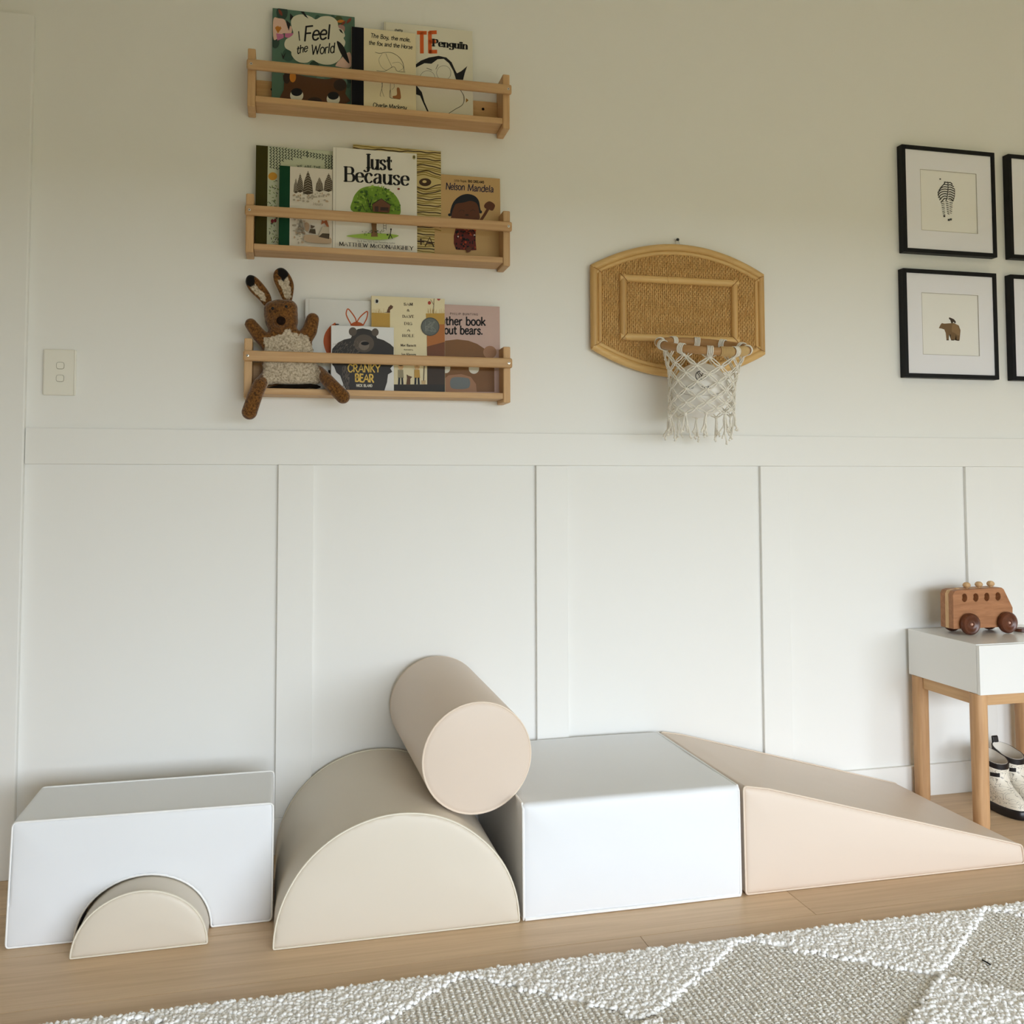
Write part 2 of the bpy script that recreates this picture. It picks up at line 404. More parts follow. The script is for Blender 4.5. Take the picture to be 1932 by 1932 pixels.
pa, pb = on_plane(1853, 1811, np.array([0, 0, .012]), np.array([0, 0, 1.])), on_plane(1868.5, 1820, np.array([0, 0, .012]), np.array([0, 0, 1.]))
tag(MB().tube([pa, (pa+pb)/2+np.array([0, 0, .0006]), pb], .0015, 6).build('thread', mat('black_thread', (22, 20, 22), .8)), 'short black thread lying on the ribbed part of the rug', 'thread')

# ================================================================== LIGHT SWITCH
SWP = mat('switch_plastic', (236, 233, 222), .35, .45)
t = thing('light_switch', (.0728, 0, 1.21), 'white two-button light switch plate on the wall beside the door casing', 'light switch')
MB().box(.0352, -.0085, 1.1535, .1105, 0, 1.2675).build('plate', SWP, t, smooth=0, bevel=.004, seg=3)
MB().box(.1065, -.0105, 1.1545, .1097, -.008, 1.2665).build('edge_strip', SWP, t, smooth=0, bevel=.0012)
GAP = mat('switch_gap_shadow_line', (120, 114, 102), .8)
for zc in (1.2268, 1.1955):
    ring = [(.0747+.0085*math.copysign(abs(math.cos(a))**.55, math.cos(a)), -.0088, zc+.0082*math.copysign(abs(math.sin(a))**.55, math.sin(a))) for a in [2*math.pi*i/28 for i in range(28)]]
    b = MB(); n = 28
    vs = ring+[(.0747+(p[0]-.0747)*.93, -.0112, zc+(p[2]-zc)*.93) for p in ring]
    b.add(vs, [(i, (i+1) % n, (i+1) % n+n, i+n) for i in range(n)]+[list(range(n, 2*n))])
    o = b.build('rocker_button', SWP, t)
    MB().tube(ring, .0006, 5, closed=True).build('button_gap', GAP, o)

# ================================================================== LETTERING (single-stroke alphabet drawn here)
FONT = {
'A': (.78, ['0,0 .39,1 .78,0', '.14,.34 .64,.34']), 'B': (.64, ['.08,0 .08,1', '~.08,1 .42,.99 .53,.77 .42,.55 .08,.53', '~.08,.53 .48,.52 .6,.27 .48,.02 .08,0']),
'C': (.72, ['~.67,.8 .5,.98 .3,.98 .1,.8 .04,.5 .1,.2 .3,.02 .5,.02 .68,.2']), 'D': (.74, ['.08,0 .08,1', '~.08,1 .42,.97 .64,.75 .69,.5 .64,.25 .42,.03 .08,0']),
'E': (.58, ['.54,1 .08,1', '.08,1 .08,0', '.08,0 .56,0', '.08,.52 .46,.52']), 'F': (.55, ['.53,1 .08,1', '.08,1 .08,0', '.08,.52 .44,.52']),
'G': (.76, ['~.68,.8 .5,.98 .3,.98 .1,.8 .04,.5 .1,.2 .3,.02 .5,.02 .69,.16', '.69,.08 .69,.45', '.69,.45 .46,.45']), 'H': (.76, ['.08,0 .08,1', '.68,0 .68,1', '.08,.52 .68,.52']),
'I': (.24, ['.12,0 .12,1']), 'J': (.46, ['.34,1 .34,.08', '~.34,.12 .31,-.12 .17,-.2 .02,-.12']), 'K': (.68, ['.08,0 .08,1', '.6,1 .08,.42', '.22,.55 .66,0']),
'L': (.54, ['.08,1 .08,0', '.08,0 .52,0']), 'M': (.92, ['.07,0 .12,1', '.12,1 .46,.08', '.46,.08 .8,1', '.8,1 .85,0']), 'N': (.78, ['.08,0 .08,1', '.08,1 .7,0', '.7,0 .7,1']),
'O': (.8, ['~.4,1 .13,.85 .04,.5 .13,.15 .4,0 .67,.15 .76,.5 .67,.85 .4,1']), 'P': (.62, ['.08,0 .08,1', '~.08,1 .44,.99 .57,.74 .44,.49 .08,.47']),
'R': (.68, ['.08,0 .08,1', '~.08,1 .44,.99 .55,.75 .43,.52 .08,.5', '.3,.5 .66,0']), 'S': (.56, ['~.5,.82 .36,.99 .17,.97 .07,.78 .16,.6 .38,.48 .5,.28 .42,.05 .22,0 .05,.16']),
'T': (.68, ['.02,1 .66,1', '.34,1 .34,0']), 'U': (.74, ['~.08,1 .08,.6 .1,.25 .2,.05 .37,0 .54,.05 .64,.25 .66,.6 .66,1']), 'V': (.76, ['.02,1 .38,0', '.38,0 .74,1']),
'W': (1.04, ['.02,1 .28,0', '.28,0 .52,.85', '.52,.85 .76,0', '.76,0 1.02,1']), 'Y': (.72, ['.02,1 .36,.48', '.7,1 .36,.48', '.36,.48 .36,0']),
'&': (.76, ['~.7,.0 .4,.4 .2,.72 .28,.95 .45,.92 .46,.72 .2,.5 .07,.25 .2,.02 .42,.05 .64,.45']),
'a': (.54, ['~.08,.54 .22,.66 .38,.62 .42,.45 .42,.2 .44,.04 .52,.02', '~.42,.4 .2,.36 .06,.2 .12,.02 .26,.02 .42,.18']), 'b': (.58, ['.08,1 .08,0', '~.08,.45 .22,.65 .42,.6 .52,.34 .43,.06 .24,-.01 .08,.16']),
'c': (.5, ['~.45,.52 .32,.66 .16,.61 .05,.34 .14,.06 .3,0 .46,.12']), 'd': (.58, ['.5,1 .5,0', '~.5,.45 .36,.65 .15,.6 .05,.34 .14,.06 .34,-.01 .5,.16']),
'e': (.52, ['~.06,.36 .3,.37 .46,.38 .42,.58 .27,.66 .1,.56 .05,.32 .13,.07 .3,0 .47,.12']), 'f': (.36, ['~.38,.93 .26,1 .17,.86 .16,.6', '.16,.62 .16,0', '.02,.62 .34,.62']),
'g': (.56, ['~.46,.5 .3,.66 .12,.58 .06,.38 .15,.15 .32,.13 .48,.3', '~.48,.64 .48,.3 .48,-.1 .36,-.28 .14,-.26 .06,-.16']), 'h': (.58, ['.08,1 .08,0', '~.08,.42 .24,.64 .42,.6 .48,.4 .48,.2 .48,0']),
'i': (.22, ['.11,.64 .11,0', '.11,.83 .11,.92']), 'k': (.54, ['.08,1 .08,0', '.46,.64 .08,.26', '.2,.38 .5,0']), 'l': (.22, ['.11,1 .11,0']),
'm': (.88, ['.08,.64 .08,0', '~.08,.42 .2,.63 .36,.62 .43,.44 .44,.2 .44,0', '~.44,.42 .56,.63 .72,.62 .79,.44 .8,.2 .8,0']), 'n': (.58, ['.08,.64 .08,0', '~.08,.42 .24,.64 .42,.6 .48,.4 .48,.2 .48,0']),
'o': (.56, ['~.28,.66 .1,.56 .05,.33 .1,.1 .28,0 .46,.1 .51,.33 .46,.56 .28,.66']), 'p': (.58, ['.08,.64 .08,-.3', '~.08,.45 .22,.65 .42,.6 .52,.34 .43,.06 .24,-.01 .08,.16']),
'r': (.4, ['.08,.64 .08,0', '~.08,.4 .18,.6 .36,.64']), 's': (.44, ['~.39,.54 .26,.66 .1,.6 .08,.46 .22,.35 .37,.22 .34,.05 .18,-.01 .04,.1']), 't': (.38, ['~.16,.86 .16,.5 .16,.15 .24,0 .36,.06', '.02,.63 .34,.63']),
'u': (.58, ['~.08,.64 .08,.4 .09,.15 .2,0 .36,.06 .48,.24', '.48,.64 .48,0']), 'w': (.74, ['.02,.64 .2,0', '.2,0 .37,.56', '.37,.56 .54,0', '.54,0 .72,.64']), 'x': (.52, ['.04,.64 .48,0', '.46,.64 .04,0']),
'y': (.54, ['~.06,.64 .08,.3 .2,.12 .36,.18 .47,.4', '~.48,.64 .47,.2 .4,-.2 .22,-.3 .08,-.2']), ',': (.22, ['.12,.06 .06,-.14']), '.': (.22, ['.1,0 .1,.1']), ' ': (.34, []), '1': (.3, ['.04,.8 .16,1', '.16,1 .16,0']),
'#': (.6, ['.15,0 .25,1', '.38,0 .48,1', '.05,.33 .55,.33', '.08,.66 .58,.66']), '+': (.6, ['.3,.1 .3,.8', '.02,.45 .58,.45']), 'v': (.54, ['.04,.64 .27,0', '.27,0 .5,.64']),
}
def strokes_of(text, track=.1):
    x = 0; out = []
    for ch in text:
        wd, st = FONT.get(ch, FONT[' '])
        for s in st:
            sm = s[0] == '~'; pts = [tuple(map(float, q.split(','))) for q in s.lstrip('~').split()]
            out.append(([(p[0]+x, p[1]) for p in pts], sm))
        x += wd+track
    return out, x-track
def ribbon(pts, wfun):
    """2-D polyline -> quads (list of 4-point polygons)"""
    P = [np.array(p, float) for p in pts]; n = len(P); Lf, Rt = [], []
    for i in range(n):
        a = P[max(i-1, 0)]; b = P[min(i+1, n-1)]; d = b-a; l = np.linalg.norm(d)
        d = d/l if l > 1e-9 else np.array([1, 0]); q = np.array([-d[1], d[0]]); wv = wfun(d)/2
        e = d*0
        if i == 0: e = -d*wv*.5
        if i == n-1: e = d*wv*.5
        Lf.append(P[i]+q*wv+e); Rt.append(P[i]-q*wv+e)
    return [(Lf[i], Rt[i], Rt[i+1], Lf[i+1]) for i in range(n-1)]
def text_polys(text, p0, p1, cap, weight=.1, serif=False, slant=0, track=.1, jitter=0, seed=0):
    """polygons in pixel space for text whose baseline runs p0 -> p1 with cap height cap (pixels)"""
    st, W = strokes_of(text, track); p0, p1 = np.array(p0, float), np.array(p1, float); dx = (p1-p0)/W; rnd = random.Random(seed)
    k = np.linalg.norm(dx)/cap; out = []
    def mp(q): return p0+dx*(q[0]+slant*q[1]/max(k, .2))+np.array([0, -cap])*q[1]
    for pts, sm in st:
        if jitter: pts = [(x+rnd.uniform(-jitter, jitter), y+rnd.uniform(-jitter, jitter)) for x, y in pts]
        pp = [mp(q) for q in (catmull(pts, 5) if sm else pts)]
        if serif:
            wf = lambda d: cap*(weight*.38+weight*1.0*abs(d[1])**1.4)
        else: wf = lambda d: cap*weight
        out += ribbon(pp, wf)
        if serif and not sm:
            for a, b in ((0, 1), (-1, -2)):
                d = pp[a]-pp[b]; d = d/np.linalg.norm(d)
                if abs(d[1]) > .75:
                    u = dx/np.linalg.norm(dx)*cap*weight*1.05; out += ribbon([pp[a]-u, pp[a]+u], lambda d: cap*weight*.4)
                else:
                    u = np.array([0, 1])*cap*weight*.6; out += ribbon([pp[a]-u*.6, pp[a]+u], lambda d: cap*weight*.5)
    return out

# ================================================================== WALL BOOK SHELVES
PINE = wood('pine', (188, 147, 103), (214, 177, 132), stretch=(1.2, 22, 22), rough=.5, scale=3.0, contrast=(.3, .75))
PINEV = wood('pine_upright', (190, 150, 106), (214, 178, 134), stretch=(22, 22, 1.5), rough=.5, scale=3.0, contrast=(.3, .75))
SCREW = mat('zinc_screw', (205, 200, 190), .3, .5, metal=1)
HOLE = mat('dark_recess', (25, 18, 12), .9, .1)
SX0, SX1 = .5125, 1.1965
SHELF_T = (2.0415, 1.667, 1.2995)
LEDGE = (1.9205, 1.5405, 1.1752)
SHELF_L = ('pine wall shelf mounted highest of the three, holding three picture books',
           'middle pine wall shelf, holding five picture books',
           'lowest pine wall shelf, holding four picture books and the felt toy')
for i, (T, lab) in enumerate(zip(SHELF_T, SHELF_L)):
    t = thing('wall_shelf', ((SX0+SX1)/2, 0, T-.15), lab, 'shelf', 'pine wall shelves in a column')
    for x in (SX0, SX1-.0195):
        MB().box(x, -.08, T-.15, x+.0195, -.0005, T).build('side_panel', PINEV, t, smooth=0, bevel=.003, seg=3)
    zl = LEDGE[i]
    MB().box(SX0+.0197, -.0785, zl-.0155, SX1-.0197, -.0005, zl).build('bottom_board', PINE, t, smooth=0, bevel=.0015)
    MB().box(SX0+.0197, -.0125, zl+.0002, SX1-.0197, -.0005, T-.052).build('back_board', PINE, t, smooth=0, bevel=.001)
    r = MB().box(SX0-.002, -.0925, T-.0585, SX1+.003, -.0802, T-.032).build('front_rail', PINE, t, smooth=0, bevel=.005, seg=3)
    for x in (SX0+.009, SX1-.007):
        s_ = MB().lathe([(.0036, 0), (.0034, -.0006), (.002, -.0009)], (x, -.0925, T-.0455), 'y', 12).build('screw', SCREW, r)
        MB().lathe([(.0013, 0), (.0013, -.0012)], (x, -.0925, T-.0455), 'y', 8).build('screw_hole', HOLE, r)
    for x in (SX0+.06, SX1-.06):
        MB().lathe([(.004, 0), (.0035, -.0008)], (x, -.0125, T-.074), 'y', 10).build('mounting_screw', HOLE, t)

# ================================================================== BOOKS
PAGE = mat('book_pages', (226, 218, 200), .8, .2)
INK = mat('black_ink', (22, 21, 24), .6, .3)
def ink(name, rgb): return mat('print_'+name, rgb, .5, .35)
class Book:
    """a book standing on a ledge; print is given in photo pixels and laid on the leaning front cover"""
    def __init__(s, shelf, xl, xr, top, yb, yt, thick, cover, label, spine=None, spine_px=None, round_=0.0012, z0=None):
        zb = LEDGE[shelf]+.0004
        s.p = np.array([0, yb, zb]); H = on_y(xl if not isinstance(top, tuple) else top[0], top if not isinstance(top, tuple) else top[1], yt)[2]-zb
        s.up = np.array([0, yt-yb, H]); s.up /= np.linalg.norm(s.up); s.n = np.array([0, -s.up[2], s.up[1]])
        tp = top[1] if isinstance(top, tuple) else top
        mid = 1
        a = on_plane(xl, tp+40, s.p, s.n); b = on_plane(xr, tp+50, s.p, s.n); c = on_plane(top[0] if isinstance(top, tuple) else xl, tp, s.p, s.n)
        s.x0, s.x1 = a[0], b[0]; s.H = np.dot(c-s.p, s.up); s.th = thick; s.lay = 0
        s.t = thing('book', ((s.x0+s.x1)/2, yb, zb), label, 'book', 'picture books on the wall shelves')
        s.px, s.pz = MB(), MB()
        def slab(d0, d1, xa, xb, ha, hb):
            vs = []
            for d in (d0, d1):
                for x_, h in ((xa, ha), (xb, ha), (xb, hb), (xa, hb)):
                    q = s.p+s.up*h-s.n*d; vs.append((x_, q[1], q[2]))
            return vs, [(0, 1, 2, 3), (7, 6, 5, 4), (0, 4, 5, 1), (1, 5, 6, 2), (2, 6, 7, 3), (3, 7, 4, 0)]
        bt = min(.0022, thick*.22)
        MB().add(*slab(0, bt, s.x0, s.x1, 0, s.H)).build('front_cover', cover, s.t, smooth=0, bevel=round_, seg=2)
        MB().add(*slab(thick-bt, thick, s.x0, s.x1, 0, s.H)).build('back_cover', cover, s.t, smooth=0, bevel=round_, seg=1)
        MB().add(*slab(bt, thick-bt, s.x0, s.x0+bt, 0, s.H)).build('spine', spine or cover, s.t, smooth=0)
        MB().add(*slab(bt*1.02, thick-bt*1.02, s.x0+bt*1.05, s.x1-.003, .002, s.H-.003)).build('page_block', PAGE, s.t, smooth=0)
        if spine and spine_px:
            xs = on_plane(spine_px, tp+60, s.p, s.n)[0]
            MB().add(*slab(-.0003, 0, s.x0+.0002, xs, .0003, s.H-.0003)).build('cloth_spine', spine, s.t, smooth=0)
    def pt(s, q, off):
        P = on_plane(q[0], q[1], s.p, s.n); h = np.dot(P-s.p, s.up)
        h = min(max(h, .0006), s.H-.0006); x = min(max(P[0], s.x0+.0006), s.x1-.0006)
        r = s.p+s.up*h+s.n*off; return (x, r[1], r[2])
    def poly(s, pts, m, smooth=False, k=5):
        if smooth: pts = catmull(pts, k, True)
        s.lay += 1; off = .0003+.00006*s.lay; s.px.use(m)
        bm = bmesh.new(); vs = [bm.verts.new(s.pt(q, off)) for q in pts]
        try:
            f = bm.faces.new(vs); r = bmesh.ops.triangulate(bm, faces=[f]); bm.verts.index_update()
            s.px.add([v.co[:] for v in bm.verts], [[v.index for v in g.verts] for g in bm.faces])
        except Exception: pass
        bm.free()
    def ell(s, c, rx, ry, m, n=24, a0=0, a1=360):
        s.poly([(c[0]+rx*math.cos(R_(a0+(a1-a0)*i/n)), c[1]+ry*math.sin(R_(a0+(a1-a0)*i/n))) for i in range(n)], m)
    def line(s, pts, wd, m, smooth=True, k=5, taper=False):
        s.px.use(m); P = catmull(pts, k) if smooth and len(pts) > 2 else pts
        n = len(P); off = .0003+.00006*(s.lay+1)
        for q in ribbon(P, lambda d: wd): s.px.add([s.pt(a, off) for a in q], [(0, 1, 2, 3)])
    def bump_lay(s): s.lay += 1
    def text(s, txt, p0, p1, cap, m, **kw):
        s.pz.use(m); off = .0003+.00006*(s.lay+2)
        for q in text_polys(txt, p0, p1, cap, **kw): s.pz.add([s.pt(a, off) for a in q], [(0, 1, 2, 3)])
    def done(s):
        for mb, nm in ((s.px, 'cover_print'), (s.pz, 'title_lettering')):
            if mb.v:
                me = bpy.data.meshes.new(nm); L = s.t.location
                me.from_pydata([(a-L.x, b-L.y, c-L.z) for a, b, c in mb.v], [], mb.f)
                for q in mb.slots: me.materials.append(q)
                me.polygons.foreach_set('material_index', mb.m)
                link(nm, me, s.t, smooth=0)['kind'] = 'stuff'
def crop(x0, y0, k): return lambda *q: (x0+q[0]/k, y0+q[1]/k)
RB, RT = -.031, -.021            # cover plane of the books at the back: y at foot and head
FB, FT = -.052, -.038            # and of those in front

# ---- top shelf
D = crop(500, 0, 8.78)
b = Book(0, 513.8, 669.2, (515.4, 14.8), RB, RT, .012, ink('teal', (84, 116, 100)), 'dark green picture book with a pale cloud-shaped title panel, leftmost on the top shelf')
gn = [ink('teal_%d' % i, c) for i, c in enumerate(((58, 88, 76), (104, 134, 116), (70, 84, 52), (44, 66, 58)))]
rn = random.Random(11)
for i in range(26):
    c = D(rn.uniform(150, 1430), rn.uniform(150, 1640)); r = rn.uniform(6, 16)
    b.ell(c, r*rn.uniform(.6, 1), r, gn[rn.randrange(4)], 14)
pk = ink('blossom', (222, 186, 170)); mg = ink('butterfly', (190, 112, 150)); oc = ink('ochre', (190, 118, 40)); rd = ink('rust', (128, 60, 44))
b.poly([D(140, 320), D(230, 310), D(320, 330), D(370, 420), D(440, 450), D(430, 560), D(300, 560), D(200, 650), D(140, 640)], pk, True)
b.poly([D(1170, 1080), D(1250, 980), D(1360, 880), D(1420, 900), D(1415, 1120), D(1200, 1110)], pk, True)
b.poly([D(1160, 560), D(1220, 420), D(1320, 450), D(1300, 560), D(1220, 600)], ink('dusty', (170, 130, 124)), True)
for a, c, e in (((330, 560), (470, 555), (470, 660)), ((310, 575), (185, 560), (205, 680))): b.poly([D(*a), D(*c), D(*e), D(a[0], a[1]+60)], mg)
for q in ((190, 470), (215, 460), (250, 470)): b.poly([D(215, 560), D(q[0]-25, q[1]), D(q[0], q[1]-30), D(q[0]+25, q[1]+5)], oc)
for q, dd in (((255, 215), (60, 110)), ((1250, 360), (130, -10)), ((1390, 350), (80, -90)), ((1300, 390), (-70, 70)), ((500, 940), (90, 150))):
    u = np.array(dd, float); v = np.array([-u[1], u[0]])*.2; q = np.array(q, float)
    b.poly([D(*(q-u/2)), D(*(q+v)), D(*(q+u/2)), D(*(q-v))], rd if dd[0] != 130 else oc, True)
cl = ink('cloud', (214, 210, 190))
b.poly([D(*q) for q in ((430, 360), (470, 290), (560, 250), (670, 255), (770, 290), (840, 330), (930, 285), (1040, 275), (1130, 300), (1200, 370), (1215, 460), (1290, 510), (1325, 600), (1300, 640), (1330, 700), (1310, 780), (1260, 830), (1270, 930), (1220, 1010), (1120, 1070), (1000, 1080), (880, 1050), (785, 1000), (700, 1045), (590, 1045), (500, 1000), (440, 920), (430, 860), (345, 810), (320, 740), (350, 660), (420, 620), (470, 560), (440, 450))], cl, True, 3)
for pts in (((415, 230), (470, 285), (440, 330), (415, 350)), ((350, 340), (420, 400), (395, 520), (360, 420)), ((590, 205), (640, 200), (720, 320), (660, 280)), ((1190, 690), (1270, 740), (1340, 860), (1395, 1060), (1290, 950), (1220, 820)), ((1220, 490), (1260, 500), (1300, 570), (1250, 540)), ((265, 870), (300, 940), (350, 870), (300, 1000))):
    b.poly([D(*q) for q in pts], INK, len(pts) > 4)
b.text('I', D(565, 680), D(580, 680), 17, INK, weight=.11, slant=-.1)
b.text('Feel', D(640, 690), D(1075, 655), 27, INK, weight=.12, track=.02, slant=.1, jitter=.015)
b.text('the', D(520, 905), D(705, 860), 15, INK, weight=.13, track=.0, slant=.1, jitter=.02)
b.text('World', D(760, 915), D(1150, 880), 18, INK, weight=.12, track=.02, slant=.1, jitter=.02)
br = ink('brown_fur', (88, 54, 26)); dbr = ink('dark_fur', (50, 32, 20)); wh = ink('white', (218, 214, 200))
b.poly([D(*q) for q in ((320, 1690), (310, 1500), (320, 1330), (300, 1260), (380, 1210), (480, 1230), (700, 1280), (1000, 1320), (1150, 1300), (1300, 1330), (1350, 1420), (1330, 1560), (1340, 1720))], br, True, 3)
b.ell(D(360, 1300), 6.5, 11, dbr); b.ell(D(1240, 1420), 12, 11, dbr); b.ell(D(460, 1285), 6, 10, ink('amber', (205, 130, 36)))
for cx, cy in ((525, 1590), (1130, 1650)):
    b.ell(D(cx, cy), 12.5, 12, wh); b.ell(D(cx, cy-55), 10.5, 7.5, INK)
b.ell(D(820, 1690), 14, 8, dbr)
b.done()

E_ = crop(660, 20, 6.0375)
b = Book(0, 724.9, 891.8, (724.9, 40.2), RB-.0005, RT, .011, ink('paper_white', (226, 221, 204)), 'wide off-white picture book with orange and black title, rightmost on the top shelf')
b.line([E_(408, 130), E_(400, 700), E_(395, 1150)], .8, ink('hinge', (186, 180, 164)))
orn = ink('orange', (214, 96, 34))
b.text('TE', E_(770, 478), E_(985, 472), 37, orn, weight=.19, track=.22, jitter=.02)
b.text('Penguin', E_(945, 402), E_(1340, 440), 12.5, INK, weight=.24, serif=True, track=.10)
b.text('chatty', E_(510, 232), E_(600, 236), 4, INK, weight=.2)
b.poly([E_(*q) for q in ((752, 650), (752, 612), (810, 570), (900, 535), (1010, 516), (1100, 535), (1160, 590), (1205, 690), (1220, 715), (1270, 690), (1338, 632), (1310, 710), (1290, 790), (1210, 785), (1180, 690), (1130, 600), (1070, 550), (1000, 555), (930, 606), (850, 600))], INK)
b.poly([E_(*q) for q in ((752, 845), (820, 930), (850, 1040), (905, 1165), (880, 1150), (830, 1040), (800, 970), (752, 955))], INK)
b.line([E_(1255, 900), E_(1300, 980), E_(1285, 1070), E_(1200, 1125), E_(1115, 1180)], 1.0, INK)
for cx, cy, r in ((1070, 710, 13.5), (885, 770, 14)): b.line([E_(cx+r*6.04*math.cos(a), cy+r*6.04*math.sin(a)) for a in np.linspace(0, 6.28, 22)], .5, INK)
b.line([E_(1005, 615), E_(980, 668)], .9, INK, False); b.line([E_(875, 655), E_(935, 680)], .9, INK, False)
b.poly([E_(1325, 998), E_(1352, 1022), E_(1322, 1050)], ink('beak', (168, 120, 52)))
b.done()

b = Book(0, 663.4, 784.7, (663.4, 49.9), FB-.001, FT-.002, .0125, ink('cream', (230, 217, 182)), 'narrow cream hardback with a black cloth spine in the middle of the top shelf', spine=mat('black_bookcloth', (14, 14, 22), .7, .2), spine_px=686.3)
b.text('The Boy, the mole,', E_(235, 305), E_(692, 358), 7.5, INK, weight=.15, slant=.12, track=.05, jitter=.04, seed=2)
b.text('the fox and the Horse', E_(215, 385), E_(712, 440), 7.5, INK, weight=.15, slant=.12, track=.05, jitter=.04, seed=3)
b.text('Charlie Mackesy', E_(262, 1098), E_(645, 1130), 8, INK, weight=.15, slant=.12, track=.05, jitter=.04, seed=4)
for pts, wd in ((((290, 475), (340, 488), (400, 478), (480, 482), (560, 530), (605, 600), (618, 690)), .8), (((370, 490), (330, 560), (360, 640), (420, 680), (480, 640)), .4), (((410, 490), (440, 560), (480, 640)), .5), (((305, 685), (400, 690), (500, 640), (540, 690), (630, 700)), .7), (((480, 600), (560, 590), (610, 650), (560, 690)), .4), (((355, 800), (370, 860), (345, 960), (355, 975)), .6), (((375, 810), (365, 900), (390, 980)), .5), (((465, 810), (460, 880), (470, 990)), .6), (((500, 810), (505, 870), (480, 900)), .5), (((460, 900), (455, 985), (500, 1000), (575, 1010)), .8)):
    b.line([E_(*q) for q in pts], wd, INK)
b.poly([E_(*q) for q in ((535, 885), (565, 885), (580, 960), (575, 1005), (500, 1000), (490, 975), (535, 960))], ink('fox_tan', (160, 104, 60)), True)
b.done()

# ---- middle shelf
F_ = crop(460, 260, 7.43); G = crop(610, 260, 7.728); H_ = crop(780, 300, 8.4)
b = Book(1, 482.6, 641, (482.9, 273.6), RB, RT, .014, ink('pale_sage', (196, 202, 178)), 'tall botanical patterned book with an olive spine, leftmost on the middle shelf', spine=mat('olive_bookcloth', (62, 58, 22), .8, .15), spine_px=504.8)
dk = ink('leaf_ink', (38, 46, 42)); lg = ink('leaf_green', (120, 138, 84)); 
for col in range(22):
    for row in range(8):
        x, y = 365+col*42, 130+row*40+col*6.5
        if row > 4 and x > 500: continue
        a = rn.uniform(-.25, .25)+(math.pi if x > 880 else 0)
        if x > 560 and x < 1140 and y > 260+abs(x-900)*.15: continue
        ca_, sa_ = math.cos(a), math.sin(a)
        for sg in (-1, 1): b.line([F_(x, y), F_(x+26*ca_, y+sg*17+26*sa_)], 1.3, dk, False)
for i in range(70):
    x, y = rn.uniform(345, 485), rn.uniform(600, 1470); a = rn.uniform(0, 6.28)
    b.line([F_(x, y), F_(x+26*math.cos(a), y+26*math.sin(a))], 1.3, dk if i % 3 == 0 else lg, False)
b.bump_lay(); b.ell(F_(405, 540), 8.5, 7.5, ink('marigold', (206, 150, 52))); b.ell(F_(400, 1170), 3, 4, ink('berry', (122, 26, 44))); b.ell(F_(440, 1160), 2.6, 3.6, MATS['print_berry'])
b.text('WE ARE THE', F_(745, 412), F_(1075, 432), 4, dk, weight=.2, track=.2)
b.done()
b = Book(1, 526.7, 627.2, (526.9, 311.9), FB, FT, .012, ink('soft_white', (224, 216, 204)), 'small woodland picture book with a bottle-green spine on the middle shelf', spine=mat('green_bookcloth', (16, 66, 42), .75, .2), spine_px=546.8)
fir = ink('fir_brown', (72, 60, 44)); gr = ink('wash_grey', (176, 166, 150)); fx = ink('fox_rust', (160, 92, 56))
for cx, top, bot, wd in ((730, 565, 780, 34), (790, 495, 770, 46), (900, 462, 800, 72), (1060, 550, 760, 55), (1190, 495, 760, 70)):
    b.poly([F_(cx, top), F_(cx+wd*.75, top+(bot-top)*.45), F_(cx+wd, bot-20), F_(cx, bot), F_(cx-wd, bot-20), F_(cx-wd*.75, top+(bot-top)*.45)], fir)
    b.bump_lay()
    for k in range(1, 9):
        y = top+(bot-top)*k/9.5; ww = wd*(.25+.75*k/9)
        for sg in (-1, 1): b.line([F_(cx, y-12), F_(cx+sg*ww, y+16)], .8, gr, False)
for i in range(90):
    x = rn.uniform(690, 1230); y = rn.uniform(780, 900) if i < 45 else rn.uniform(1130, 1480)
    if i >= 45: x = rn.uniform(690, 860)
    b.ell(F_(x, y), rn.uniform(1, 3), rn.uniform(1, 2.4), gr if i % 3 else ink('wash_tan', (190, 166, 140)), 8)
for k in range(9):
    y = 1170+k*22
    for sg in (-1, 1): b.line([F_(800, y-14), F_(800+sg*(18+k*5), y+14)], .8, fir, False)
b.poly([F_(*q) for q in ((865, 1370), (1180, 1400), (1230, 1460), (1180, 1495), (880, 1465))], ink('log', (184, 160, 134)), True)
b.poly([F_(*q) for q in ((850, 1210), (890, 1200), (920, 1240), (900, 1320), (865, 1300))], ink('tail', (170, 142, 116)), True)
b.poly([F_(*q) for q in ((910, 1340), (930, 1290), (1000, 1290), (1010, 1360))], fir); b.poly([F_(*q) for q in ((935, 1230), (960, 1240), (1000, 1250), (960, 1285), (938, 1280))], ink('badger', (96, 80, 66)))
b.poly([F_(*q) for q in ((1080, 1230), (1095, 1165), (1120, 1180), (1160, 1165), (1195, 1260), (1170, 1270), (1130, 1205))], fx)
b.poly([F_(*q) for q in ((1045, 1390), (1100, 1260), (1195, 1260), (1200, 1390))], ink('coat', (190, 178, 160))); b.poly([F_(*q) for q in ((1045, 1400), (1100, 1350), (1200, 1355), (1195, 1430))], fir)
b.text('Hours', F_(975, 955), F_(1105, 965), 5, gr, weight=.16)
b.done()
b = Book(1, 666, 832.2, (666.3, 271.8), RB, RT, .014, ink('wood_print_cream', (206, 186, 128)), 'tall book with a woodgrain patterned cover behind the white tree book on the middle shelf')
ol = ink('grain_olive', (128, 104, 30)); dg = ink('grain_brown', (64, 42, 22))
eye = (1480, 650)
